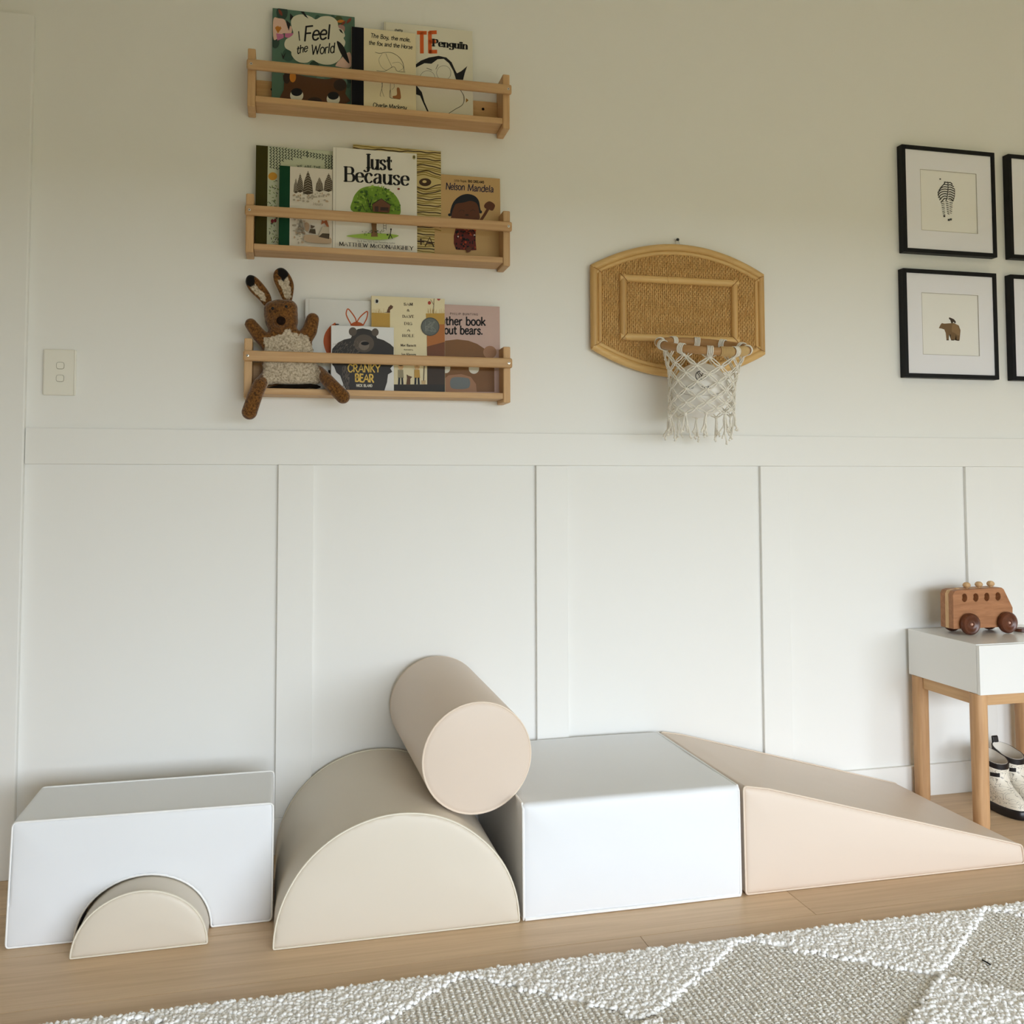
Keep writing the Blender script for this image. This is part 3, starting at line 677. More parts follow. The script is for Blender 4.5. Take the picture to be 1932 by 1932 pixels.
for k in range(46):
    y0 = 110+k*36; pts = []
    for x in np.linspace(440, 1720, 30):
        d = math.exp(-((x-eye[0])/190)**2); dy = y0-eye[1]; sgn = 1 if dy >= 0 else -1
        push = sgn*d*95*math.exp(-abs(dy)/190)
        pts.append(G(x, y0+(x-1500)*.06+push+7*math.sin(x/70+k*1.7)+4*math.sin(x/31+k)))
    if 200 < y0 < 1700 or k < 3: b.line(pts, 1.5 if k % 3 else 2.0, ol if k % 3 else dg, True, 1)
b.bump_lay(); b.ell(G(1485, 648), 11.5, 7.5, dg); b.ell(G(1475, 640), 4, 2.6, ink('wood_print_cream', (206, 186, 128)))
b.text('+A', G(1375, 1570), G(1610, 1590), 17, dg, weight=.14, track=.1, jitter=.02)
b.done()
b = Book(1, 628, 786.6, (628.1, 277), FB, FT, .011, ink('gloss_white', (232, 228, 218)), 'white picture book with large black serif title above a leafy green tree')
b.line([G(186, 150), G(180, 800), G(172, 1600)], .9, ink('hinge_grey', (200, 196, 188)))
b.text('Just', G(590, 452), G(1000, 470), 27.5, INK, weight=.145, serif=True, track=.06)
b.text('Because', G(310, 632), G(1250, 698), 27, INK, weight=.145, serif=True, track=.06)
tg = [ink('tree_%d' % i, c) for i, c in enumerate(((120, 158, 48), (150, 182, 72), (88, 126, 36), (60, 92, 30)))]
b.poly([G(*q) for q in ((430, 900), (500, 780), (600, 720), (760, 705), (900, 740), (1010, 800), (1080, 880), (1120, 980), (1115, 1120), (980, 1130), (440, 1080))], tg[0], True)
for i in range(170):
    a = rn.uniform(math.pi, 2*math.pi); r = rn.uniform(0, 1)**.5; x, y = 775+350*r*math.cos(a), 1080+370*r*math.sin(a)
    b.ell(G(x, y), rn.uniform(.8, 3.4), rn.uniform(.8, 2.8), tg[rn.randrange(4)], 8)
trb = ink('bark', (120, 86, 52)); hb = ink('hut', (104, 66, 40))
b.poly([G(*q) for q in ((330, 1450), (600, 1415), (800, 1410), (1090, 1440), (960, 1490), (760, 1505), (600, 1490))], tg[1], True)
b.poly([G(*q) for q in ((690, 1240), (775, 1240), (770, 1330), (790, 1460), (690, 1460), (705, 1350))], trb)
for q in (((640, 900), (665, 1000), (700, 1090)), ((560, 990), (600, 1080)), ((700, 920), (680, 1000))): b.line([G(*p) for p in q], 1.1, INK)
b.poly([G(710, 990), G(840, 910), G(970, 1000), G(955, 1115), G(720, 1095)], hb); b.line([G(705, 995), G(840, 908), G(975, 1005)], 1.4, dbr, False)
b.bump_lay(); b.poly([G(825, 1030), G(945, 1035), G(940, 1085), G(825, 1080)], dbr); b.poly([G(745, 1020), G(800, 1020), G(795, 1095), G(745, 1090)], dbr)
for x in (870, 908): b.line([G(x, 1245), G(x+2, 1365)], .7, INK, False)
for y in (1265, 1300, 1335): b.line([G(870, y), G(910, y+2)], .7, INK, False)
b.ell(G(980, 1355), 1.6, 2.2, INK, 10); b.line([G(980, 1370), G(970, 1430), G(945, 1490)], 1.6, INK, False); b.line([G(972, 1430), G(1000, 1490)], 1.3, INK, False); b.ell(G(930, 1432), 1.8, 1.8, INK, 10)
for i in range(26): b.ell(G(rn.uniform(560, 880), rn.uniform(1360, 1440)), .9, .9, INK if i % 2 else tg[3], 6)
b.ell(G(1090, 770), 2.6, 2.0, ink('red_bird', (120, 40, 34)), 10); b.ell(G(1313, 310), 3.2, 4.2, ink('badge', (170, 158, 104)), 16); b.ell(G(1313, 308), 1.2, 2.4, INK, 10)
b.text('By #1 New York Times Bestselling Author', G(495, 1538), G(1040, 1570), 3.0, ink('grey_text', (110, 104, 96)), weight=.12, track=.08)
b.text('MATTHEW McCONAUGHEY', G(230, 1592), G(1300, 1660), 6.8, INK, weight=.16, serif=True, track=.14)
b.done()
b = Book(1, 819, 944, (832.4, 328.4), RB-.001, RT-.001, .010, ink('kraft', (196, 162, 112)), 'tan picture book with hand-lettered navy title, rightmost on the middle shelf')
nv = ink('navy', (26, 24, 60))
b.text('Little People,', H_(645, 355), H_(845, 372), 4.2, dbr, weight=.12, slant=.2); b.text('BIG DREAMS', H_(868, 370), H_(1118, 386), 4.2, INK, weight=.22, track=.16)
b.text('Nelson', H_(512, 482), H_(812, 496), 12.5, nv, weight=.13, slant=.08, track=.05, jitter=.02); b.text('Mandela', H_(858, 505), H_(1268, 528), 12.5, nv, weight=.13, slant=.08, track=.05, jitter=.02)
sk = ink('chestnut', (92, 50, 26)); ha = ink('blue_black', (18, 20, 30))
b.poly([H_(*q) for q in ((588, 870), (600, 760), (650, 660), (740, 585), (850, 555), (960, 580), (1030, 650), (1055, 760), (1058, 860), (900, 830), (700, 850))], ha, True)
b.poly([H_(*q) for q in ((605, 880), (640, 770), (680, 710), (800, 690), (910, 665), (1010, 715), (1045, 860), (1030, 970), (800, 985), (612, 950))], sk, True)
b.ell(H_(578, 885), 3.6, 2.8, ha, 14); b.ell(H_(1066, 840), 2.6, 3, ha, 14)
b.line([H_(1060, 985), H_(1130, 880), H_(1195, 770)], 5.2, sk, False); b.bump_lay(); b.poly([H_(*q) for q in ((1120, 740), (1150, 695), (1205, 672), (1265, 700), (1292, 745), (1255, 818), (1190, 800), (1135, 780))], sk, True)
for cx in (765, 940): b.line([H_(cx-40, 830), H_(cx, 808), H_(cx+40, 828)], .7, dbr)
b.ell(H_(848, 888), 3.4, 1.5, dbr, 12)
b.poly([H_(*q) for q in ((668, 1100), (985, 1115), (985, 1300), (998, 1445), (900, 1450), (675, 1435), (640, 1340), (640, 1220))], ink('shirt', (96, 30, 24)))
for i in range(60): b.ell(H_(rn.uniform(675, 980), rn.uniform(1115, 1435)), rn.uniform(.9, 2.2), rn.uniform(.9, 2.6), (INK, ink('shirt_orange', (170, 66, 30)), INK, ink('shirt_dot', (214, 190, 184)))[i % 4 if i % 9 == 3 or i % 4 != 3 else 0], 8)
b.poly([H_(*q) for q in ((830, 1440), (860, 1405), (915, 1410), (900, 1470), (850, 1488))], sk, True)
b.done()

# ---- lowest shelf
I_ = crop(560, 540, 8.05); J_ = crop(690, 540, 6.662)
b = Book(2, 575.6, 722, (575.9, 562.6), RB, RT, .013, ink('cool_white', (218, 217, 214)), 'white hardback with orange ear drawing behind the felt toy on the lowest shelf')
b.line([I_(186, 200), I_(180, 900), I_(176, 1500)], .9, ink('hinge_grey', (200, 196, 188)))
og = ink('burnt_orange', (186, 84, 26))
b.poly([I_(*q) for q in ((540, 580), (470, 650), (420, 740), (405, 850), (430, 960), (480, 1050), (600, 1100), (600, 600))], og, True)
for pts in (((830, 590), (770, 480), (750, 410), (775, 345), (830, 400), (890, 490), (905, 560)), ((905, 560), (960, 470), (1050, 390), (1075, 400), (1060, 490), (1010, 590))): b.line([I_(*q) for q in pts], 2.2, og)
b.poly([I_(820, 600), I_(850, 555), I_(910, 540), I_(980, 560), I_(1010, 600)], og, True); b.ell(I_(610, 580), 4.5, 1.1, INK, 12); b.poly([I_(475, 1275), I_(510, 1275), I_(510, 1380), I_(480, 1370)], INK)
b.done()
b = Book(2, 808, 943.4, (943.8, 578.5), RB, RT-.001, .010, ink('dusty_pink', (196, 168, 160)), 'dusty pink picture book with a brown bear face, rightmost on the lowest shelf')
b.text('PHILIP BUNTING', J_(1060, 357), J_(1410, 368), 3.6, dbr, weight=.16, track=.28)
b.text('Another book', J_(790, 482), J_(1505, 494), 15.5, INK, weight=.17, track=.06); b.text('about bears.', J_(870, 598), J_(1470, 606), 15.5, INK, weight=.17, track=.06)
bb = ink('bear_brown', (124, 84, 46)); mz = ink('muzzle', (160, 118, 88))
b.poly([J_(*q) for q in ((840, 880), (900, 740), (1000, 685), (1150, 668), (1290, 685), (1400, 725), (1500, 790), (1590, 870), (1615, 1000), (1618, 1330), (840, 1330))], bb)
b.ell(J_(1560, 830), 12.5, 12, mz); b.ell(J_(1360, 1035), 9.8, 10, wh); b.ell(J_(1010, 1030), 8, 9.5, wh); b.ell(J_(1355, 985), 4, 4.4, INK)
b.poly([J_(*q) for q in ((940, 1330), (960, 1190), (1040, 1120), (1200, 1105), (1320, 1140), (1385, 1230), (1395, 1330))], mz)
b.poly([J_(*q) for q in ((1065, 1180), (1110, 1145), (1250, 1150), (1305, 1175), (1305, 1260), (1250, 1290), (1110, 1290), (1065, 1260))], ink('slate_nose', (110, 116, 118)), True)
b.done()
b = Book(2, 700.6, 839.3, (700.4, 557.6), RB-.0135, RT-.0125, .010, ink('parchment', (226, 214, 178)), 'cream picture book with a centred column title and silver medal on the lowest shelf')
soil = [ink('soil_%d' % i, c) for i, c in enumerate(((184, 146, 66), (172, 106, 52), (112, 66, 40), (58, 44, 34)))]
b.poly([J_(66, 333), J_(305, 340), J_(305, 560), J_(66, 560)], soil[0]); b.poly([J_(755, 342), J_(995, 340), J_(995, 520), J_(765, 520)], soil[0]); b.poly([J_(765, 480), J_(995, 480), J_(995, 800), J_(770, 800)], soil[1]); b.poly([J_(768, 760), J_(995, 700), J_(995, 1010), J_(772, 1010)], soil[2]); b.poly([J_(772, 980), J_(995, 950), J_(995, 1330), J_(772, 1330)], soil[3]); b.poly([J_(66, 1235), J_(995, 1235), J_(995, 1330), J_(66, 1330)], ink('night_soil', (40, 36, 32)))
for i in range(40): b.line([J_(*( (rn.uniform(70, 300) if i % 2 else rn.uniform(760, 990)), 340)), J_(*( (0, 0)))] if False else [J_((x := (rn.uniform(70, 300) if i % 2 else rn.uniform(760, 990))), 340), J_(x+rn.uniform(-6, 6), 340-rn.uniform(20, 70))], .35, soil[0], False)
b.line([J_(850, 340), J_(855, 230), J_(862, 150), J_(880, 135)], 1.0, ink('twig', (92, 72, 50))); b.line([J_(852, 230), J_(815, 170)], .8, MATS['print_twig'], False)
b.ell(J_(800, 210), 3.0, 3.4, ink('apple', (168, 62, 44)), 14); b.ell(J_(917, 158), 3.2, 3.6, MATS['print_apple'], 14)
b.poly([J_(*q) for q in ((222, 330), (265, 325), (285, 265), (315, 235), (345, 255), (335, 280), (305, 300), (305, 335))], ink('brown_cat', (94, 62, 40))); b.ell(J_(140, 190), 5, 5.4, wh, 18); b.poly([J_(125, 170), J_(145, 168), J_(160, 185), J_(150, 212), J_(125, 210)], INK)
for tx, xa, xb, y in (('SAM', 480, 590, 243), ('&', 518, 552, 318), ('DAVE', 463, 606, 396), ('DIG', 486, 582, 486), ('A', 524, 552, 566), ('HOLE', 463, 608, 638)): b.text(tx, J_(xa, y), J_(xb, y+2), 5.0 if tx != '&' else 4.4, dbr, weight=.15, serif=True, track=.24)
b.text('Mac Barnett', J_(440, 755), J_(632, 760), 4.2, dbr, weight=.14, serif=True); b.text('illustrated by', J_(478, 805), J_(594, 808), 2.4, dbr, weight=.13); b.text('Jon Klassen', J_(444, 870), J_(632, 874), 4.2, dbr, weight=.14, serif=True)
for x0_, cc in ((440, ink('vest_grey', (150, 140, 112))), (645, ink('vest_gold', (190, 150, 72)))):
    b.poly([J_(x0_-35, 1050), J_(x0_+30, 1050), J_(x0_+38, 1155), J_(x0_-35, 1155)], cc); b.ell(J_(x0_, 1010), 5, 6.4, ink('face_tan', (214, 176, 130)), 16); b.ell(J_(x0_, 985), 5, 3, dbr, 16)
    for sg in (-1, 1): b.poly([J_(x0_+sg*18-11, 1150), J_(x0_+sg*18+11, 1150), J_(x0_+sg*22+12, 1235), J_(x0_+sg*22-12, 1235)], ha)
b.poly([J_(*q) for q in ((510, 1235), (520, 1160), (515, 1110), (535, 1125), (585, 1140), (560, 1165), (560, 1235))], ink('brown_cat', (94, 62, 40))); b.line([J_(735, 1000), J_(728, 1190)], 1.3, dbr, False); b.poly([J_(700, 1185), J_(752, 1185), J_(748, 1235), J_(705, 1230)], ink('spade', (196, 170, 128)))
b.ell(J_(810, 510), 17.4, 17.4, ink('medal_dark', (74, 78, 76)), 32); b.ell(J_(810, 510), 15.6, 15.6, ink('medal', (98, 103, 100)), 32)
for i in range(14): b.line([J_(810+rn.uniform(-70, 70), 510+rn.uniform(-70, 70)) for _ in range(3)], .7, ink('medal_light', (136, 140, 134)))
b.done()
b = Book(2, 624.6, 743.2, (624.6, 613.5), FB-.006, FT-.013, .010, ink('board_white', (222, 222, 222)), 'small white board book with a dark furry animal and yellow title', round_=.001)
f1, f2, f3 = ink('fur_dark', (48, 44, 42)), ink('fur_mid', (84, 74, 66)), ink('fur_grey', (120, 108, 98))
b.poly([I_(*q) for q in ((530, 1010), (540, 950), (620, 860), (720, 810), (820, 790), (860, 700), (930, 650), (1000, 640), (1100, 660), (1180, 700), (1220, 790), (1320, 820), (1420, 880), (1475, 930), (1470, 1030), (1475, 1190), (1420, 1250), (1450, 1300), (1385, 1340), (1370, 1460), (1330, 1585), (750, 1585), (700, 1470), (660, 1360), (600, 1310), (570, 1230), (540, 1190))], f1)
b.ell(I_(850, 690), 7.6, 8.2, f2); b.ell(I_(1190, 700), 6.6, 7.4, f2); b.ell(I_(1020, 870), 19, 17, f2); b.ell(I_(1020, 900), 10, 9, f3); b.ell(I_(1035, 870), 7.6, 3.6, INK)
for i in range(80):
    x, y = rn.uniform(560, 960), rn.uniform(830, 1010); x2, y2 = rn.uniform(690, 800), rn.uniform(1200, 1560)
    b.line([I_(x, y), I_(x-16, y+22)], .5, f3, False); b.line([I_(x2, y2), I_(x2-6, y2+40)], .5, f3, False)
yl = ink('title_yellow', (226, 190, 92))
b.text('CRANKY', I_(775, 1302), I_(1265, 1308), 14, yl, weight=.16, track=.1, jitter=.03); b.text('BEAR', I_(885, 1445), I_(1165, 1460), 14, yl, weight=.2, track=.1, jitter=.03); b.text('NICK BLAND', I_(905, 1526), I_(1145, 1530), 4.6, wh, weight=.24, track=.16)
b.done()

# ================================================================== FELT PUPPET
def felt_mat(name):
    m = bpy.data.materials.new(name); m.use_nodes = True; nt = m.node_tree; N = nt.nodes; L = nt.links; b = N['Principled BSDF']
    b.inputs['Roughness'].default_value = .95; b.inputs['Specular IOR Level'].default_value = .1; b.inputs['Sheen Weight'].default_value = .35
    at = N.new('ShaderNodeAttribute'); at.attribute_name = 'felt'; tc = N.new('ShaderNodeTexCoord')
    nz = N.new('ShaderNodeTexNoise'); nz.inputs['Scale'].default_value = 210; nz.inputs['Detail'].default_value = 6; nz.inputs['Distortion'].default_value = .5
    L.new(tc.outputs['Object'], nz.inputs['Vector'])
    r1 = N.new('ShaderNodeValToRGB'); r1.color_ramp.elements[0].color = lin((56, 35, 16)); r1.color_ramp.elements[1].color = lin((142, 95, 45)); r1.color_ramp.elements[0].position = .3; r1.color_ramp.elements[1].position = .72
    r2 = N.new('ShaderNodeValToRGB'); r2.color_ramp.elements[0].color = lin((138, 122, 100)); r2.color_ramp.elements[1].color = lin((206, 192, 170)); r2.color_ramp.elements[0].position = .3; r2.color_ramp.elements[1].position = .62
    L.new(nz.outputs['Fac'], r1.inputs[0]); L.new(nz.outputs['Fac'], r2.inputs[0])
    sp = N.new('ShaderNodeSeparateColor'); L.new(at.outputs['Color'], sp.inputs[0])
    m1 = N.new('ShaderNodeMix'); m1.data_type = 'RGBA'; L.new(sp.outputs[0], m1.inputs['Factor']); L.new(r1.outputs[0], m1.inputs['A']); L.new(r2.outputs[0], m1.inputs['B'])
    m2 = N.new('ShaderNodeMix'); m2.data_type = 'RGBA'; L.new(sp.outputs[1], m2.inputs['Factor']); L.new(m1.outputs['Result'], m2.inputs['A']); m2.inputs['B'].default_value = lin((20, 17, 15))
    L.new(m2.outputs['Result'], b.inputs['Base Color'])
    bp = N.new('ShaderNodeBump'); bp.inputs['Strength'].default_value = .4; bp.inputs['Distance'].default_value = .003; L.new(nz.outputs['Fac'], bp.inputs['Height']); L.new(bp.outputs[0], b.inputs['Normal'])
    return m
FELT = felt_mat('needle_felt')
Kc = crop(440, 490, 6.0375)
PXM = 1/(6.0375*730)                       # zoomed pixels to metres near the shelf
def K3(x, y, d): return Vector(on_y(*Kc(x, y), d))
def inpoly(x, z, P):
    c = False; j = len(P)-1
    for i in range(len(P)):
        if (P[i][1] > z) != (P[j][1] > z) and x < (P[j][0]-P[i][0])*(z-P[i][1])/(P[j][1]-P[i][1])+P[i][0]: c = not c
        j = i
    return c
toy = thing('felt_puppet', (.61, -.05, LEDGE[2]), 'brown felt long-eared hand puppet with a grey belly, legs dangling over the lowest shelf', 'toy')
body = MB()
def chain(pts, flat=.8, n=14, m=9, step=.35):
    """pts: (x, y, depth, radius in zoomed px); overlapping ellipsoids along the line"""
    for (xa, ya, da, ra), (xb, yb, db, rb) in zip(pts[:-1], pts[1:]):
        L = math.hypot(xb-xa, yb-ya); k = max(2, int(L/(min(ra, rb)*step)))
        for i in range(k+1):
            t_ = i/k; r = (ra+(rb-ra)*t_)*PXM
            body.ball(K3(xa+(xb-xa)*t_, ya+(yb-ya)*t_, da+(db-da)*t_), (r, r*flat, r), n, m)
YB = -.058
# torso in slices, flattened front to back
for y, xa, xb in ((800, 440, 730), (850, 400, 770), (900, 365, 860), (960, 350, 890), (1020, 340, 905), (1080, 338, 915), (1140, 338, 930), (1200, 340, 950), (1260, 342, 975), (1320, 345, 995), (1365, 350, 1005)):
    c = K3((xa+xb)/2, y, YB); body.ball(c, ((xb-xa)/2*PXM*1.03, .0185, 62*PXM), 28, 12)
    for s_ in (-1, 1): body.ball(K3((xa+xb)/2+s_*((xb-xa)/2-75), y, YB), (75*PXM, .0165, 62*PXM), 14, 9)
for x, y, rx, rz, ry in ((545, 625, 188, 160, .036), (460, 570, 108, 100, .030), (625, 560, 108, 104, .030), (475, 690, 110, 120, .030), (630, 700, 108, 125, .030), (545, 500, 120, 45, .022), (560, 790, 160, 60, .024)):
    body.ball(K3(x, y, YB-.004), (rx*PXM, ry, rz*PXM), 24, 14)
body.ball(K3(545, 690, YB-.024), (110*PXM, .020, 92*PXM), 16, 10)
chain([(400, 960, YB, 85), (290, 850, YB-.004, 80), (200, 735, YB-.006, 68)], .8)
chain([(790, 930, YB, 95), (870, 810, YB-.004, 88), (905, 680, YB-.006, 76)], .8)
chain([(370, 1340, YB-.004, 70), (300, 1430, -.090, 80), (240, 1570, -.1045, 84), (185, 1735, -.1035, 86)], .85)
chain([(975, 1270, YB-.004, 66), (1060, 1360, -.088, 74), (1140, 1450, -.1035, 80), (1250, 1560, -.1035, 82)], .85)
tmp = body.build('felt_body', FELT, toy, smooth=0)
md = tmp.modifiers.new('remesh', 'REMESH'); md.mode = 'VOXEL'; md.voxel_size = .0028
sm = tmp.modifiers.new('smooth', 'SMOOTH'); sm.factor = .5; sm.iterations = 9
dg_ = bpy.context.evaluated_depsgraph_get(); me = bpy.data.meshes.new_from_object(tmp.evaluated_get(dg_)); tmp.modifiers.clear(); tmp.data = me
me.name = 'felt_body'
if not me.materials: me.materials.append(FELT)
def world_poly(pts, d): return [(K3(x, y, d).x, K3(x, y, d).z) for x, y in pts]
belly = world_poly(((600, 795), (650, 800), (740, 870), (770, 830), (840, 870), (900, 985), (905, 1050), (940, 1160), (985, 1260), (1015, 1330), (1010, 1480), (350, 1500), (340, 1330), (330, 1180), (350, 1000), (345, 890), (440, 880), (560, 850)), YB-.015)
L0 = toy.location
def paint(me, fn):
    ca = me.color_attributes.new('felt', 'FLOAT_COLOR', 'POINT')
    for i, v in enumerate(me.vertices):
        a, b_ = fn(v.co.x+L0.x, v.co.y+L0.y, v.co.z+L0.z, v.normal); ca.data[i].color = (a, b_, 0, 1)
def f_body(x, y, z, n):
    nz_ = mnoise.noise(Vector((x, y, z))*90)*.0035
    return (1.0 if (n.y < .15 and y < YB+.004 and y > -.088 and inpoly(x+nz_, z+nz_, belly)) else 0.0, 0.0)
paint(me, f_body); me.polygons.foreach_set('use_smooth', [True]*len(me.polygons))
# dark tube below the hem, painted shade in place of the puppet's hollow inside
MB().tube([K3(*q, YB-.006) for q in ((385, 1470), (430, 1468), (520, 1450), (640, 1446), (780, 1442), (870, 1436), (950, 1446), (995, 1450))], [.002, .005, .0055, .0055, .0055, .0055, .005, .002], 8).build('opening_shade', HOLE, toy)
# ears
def ear(out, inner, tip, lab):
    pts = catmull(out, 4, True); c = np.mean(out, axis=0); mb = MB(); n = len(pts)
    rings = []
    for k, (sc, dy) in enumerate(((1.0, 0), (.93, -.006), (.75, -.0075), (.45, -.005), (.01, -.003))):
        rings.append([K3(*(c+(p-c)*sc), -.045+dy) for p in pts])
    back = [[K3(*(c+(p-c)*sc), -.045+dy) for p in pts] for sc, dy in ((.9, .006), (.5, .009), (.01, .010))]
    R2 = back[::-1]+rings
    vs = [p for r in R2 for p in r]; fs = [(i*n+j, i*n+(j+1) % n, (i+1)*n+(j+1) % n, (i+1)*n+j) for i in range(len(R2)-1) for j in range(n)]
    mb.add(vs, fs); o = mb.build('ear', FELT, toy, smooth=60)
    s2 = o.modifiers.new('sub', 'SUBSURF'); s2.levels = 2; s2.render_levels = 2
    me = bpy.data.meshes.new_from_object(o.evaluated_get(bpy.context.evaluated_depsgraph_get())); o.modifiers.clear(); o.data = me
    pi_, pt_ = world_poly(inner, -.05), world_poly(tip, -.05)
    def f(x, y, z, nn):
        e = mnoise.noise(Vector((x, y, z))*120)*.003
        return (1.0 if y < -.046 and inpoly(x+e, z+e, pi_) else 0.0, 1.0 if y < -.0445 and inpoly(x+e, z+e, pt_) else 0.0)
    paint(me, f); me.polygons.foreach_set('use_smooth', [True]*len(me.polygons)); o['label'] = lab
ear([np.array(q, float) for q in ((190, 168), (270, 200), (370, 310), (435, 420), (440, 530), (375, 545), (290, 455), (190, 360), (140, 270), (145, 200))],
    ((190, 300), (260, 280), (340, 380), (378, 420), (360, 490), (300, 440), (210, 350)), ((100, 130), (230, 140), (250, 250), (245, 295), (190, 310), (130, 280)), 'ear with pale inside and black tip, leaning outward')
ear([np.array(q, float) for q in ((530, 85), (600, 110), (665, 200), (695, 300), (680, 430), (650, 530), (590, 510), (500, 330), (455, 220), (465, 130))],
    ((515, 230), (620, 200), (655, 330), (665, 430), (640, 450), (580, 410), (530, 300)), ((490, 60), (590, 80), (640, 170), (600, 210), (575, 245), (530, 210), (510, 150)), 'upright ear with pale inside and black tip')
for x, y in ((450, 555), (603, 535)): MB().ball(K3(x, y, -.0925), (.0038, .003, .0042), 12, 8).build('eye', INK, toy)
MB().ball(K3(545, 695, -.1025), (.0115, .005, .011), 18, 10).build('nose', mat('dark_brown_felt', (34, 22, 16), .95, .1, bump=.5, bscale=300), toy)

# ================================================================== BASKETBALL HOOP
CANE = wood('cane_pole', (204, 162, 100), (226, 190, 128), stretch=(3, 40, 40), rough=.4, spec=.4, scale=2, contrast=(.25, .8))
CANE2 = wood('cane_pole_upright', (196, 152, 92), (216, 176, 114), stretch=(40, 40, 3), rough=.4, spec=.4, scale=2, contrast=(.25, .8))
RATT = wood('rattan_weave', (182, 140, 82), (226, 186, 124), stretch=(60, 60, 14), rough=.6, scale=3, contrast=(.25, .7))
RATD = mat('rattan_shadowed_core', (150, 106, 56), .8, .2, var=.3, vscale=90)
hx0, hx1, hz0, hz1, hzt, hzb = 1.4425, 1.977, 1.312, 1.546, 1.6215, 1.236
hc = (hx0+hx1)/2
hoop = thing('basketball_hoop', (hc, 0, hzb), 'rattan toy basketball hoop with a knotted white cord net, hung on the wall', 'basketball hoop')
def arc_z(x, inset, top=True):
    s_ = (x-hc)/((hx1-hx0)/2)
    return (hz1+(hzt-hz1)*(1-s_*s_)-inset) if top else (hz0-(hz0-hzb)*(1-s_*s_)+inset)
# woven panel
pn = MB(); xs = np.linspace(hx0+.012, hx1-.012, 40)
outl = [(x, arc_z(x, .012, False)) for x in xs]+[(x, arc_z(x, .012)) for x in xs[::-1]]
pn.prism_y(outl, -.0165, -.006); pn.build('panel_core', RATD, hoop, smooth=0)
wv = MB(); rn = random.Random(5); PW = .0064; col = 0; x = hx0+.02
while x < hx1-.02:
    za, zb = arc_z(x, .024, False), arc_z(x, .024); k = int((zb-za)/(PW/3)); jx = rn.uniform(-.0004, .0004)
    zz = [za+(zb-za)*i/k for i in range(k+1)]
    wv.tube([(x+jx+.0007*math.sin(math.pi*z/PW+math.pi*(col % 2)), -.0186-.0013*math.cos(math.pi*z/PW+math.pi*(col % 2)), z) for z in zz], [.0021+.0005*math.cos(2*math.pi*z/PW) for z in zz], 4, cap=False)
    col += 1; x += .0057+(.0016 if rn.random() < .06 else 0)
z = hzb+.03
while z < hzt-.02:
    ins = [x for x in np.linspace(hx0+.018, hx1-.018, 120) if arc_z(x, .022, False) < z < arc_z(x, .022)]
    if len(ins) > 2: wv.tube([(ins[0], -.0172, z), (hc, -.0172, z+rn.uniform(-.0004, .0004)), (ins[-1], -.0172, z)], .0013, 4, cap=False)
    z += PW/2
o = wv.build('rattan_weave', RATT, hoop, smooth=60); o['kind'] = 'stuff'
# outer frame: a thick and a thin cane on each of the four sides, mitred at the corners
for ins, r, yy in ((.0105, .0112, -.0165), (.0265, .0066, -.0185)):
    for top in (True, False):
        xs = np.linspace(hx0+ins*.55, hx1-ins*.55, 30)
        MB().tube([(x, yy, arc_z(x, ins, top)) for x in xs], r, 10).build('frame_cane', CANE, hoop, smooth=60)
    for x in (hx0+ins, hx1-ins):
        MB().tube([(x, yy, arc_z(x, ins, False)-.002), (x, yy, (hz0+hz1)/2), (x, yy, arc_z(x, ins)+.002)], r, 10).build('frame_cane', CANE2, hoop, smooth=60)
for x, s_, (za, zb) in ((hx0, 1, (hz1-.004, hz1-.022)), (hx1, -1, (hz1-.004, hz1-.022)), (hx0, 1, (hz0+.004, hz0+.022)), (hx1, -1, (hz0+.004, hz0+.022))):
    MB().tube([(x+s_*.0055, -.0272, za+(zb-za)*.12), (x+s_*.018, -.0282, za+(zb-za)*.4), (x+s_*.033, -.0256, zb)], .0007, 4).build('mitre_joint', RATD, hoop)
# inner target rectangle
ix0, ix1, iz0, iz1 = 1.537, 1.879, 1.3475, 1.5145; ir = .0108
for z in (iz0, iz1): MB().tube([(ix0-ir, -.022, z), (hc, -.022, z), (ix1+ir, -.022, z)], ir, 10).build('target_cane', CANE, hoop, smooth=60)
for x in (ix0, ix1): MB().tube([(x, -.0222, iz0-ir*.9), (x, -.0222, 1.43), (x, -.0222, iz1+ir*.9)], ir, 10).build('target_cane', CANE2, hoop, smooth=60)
for x, z, sx, sz in ((ix0, iz1, 1, -1), (ix1, iz1, -1, -1), (ix0, iz0, 1, 1), (ix1, iz0, -1, 1)):
    MB().tube([(x-sx*ir, -.0315, z-sz*ir), (x, -.0336, z), (x+sx*ir, -.0315, z+sz*ir)], .0007, 4).build('mitre_joint', RATD, hoop)
MB().lathe([(.0117, -.002), (.0119, 0), (.0117, .002)], (1.672, -.022, iz1), 'x', 12).build('cane_node', CANE, hoop)
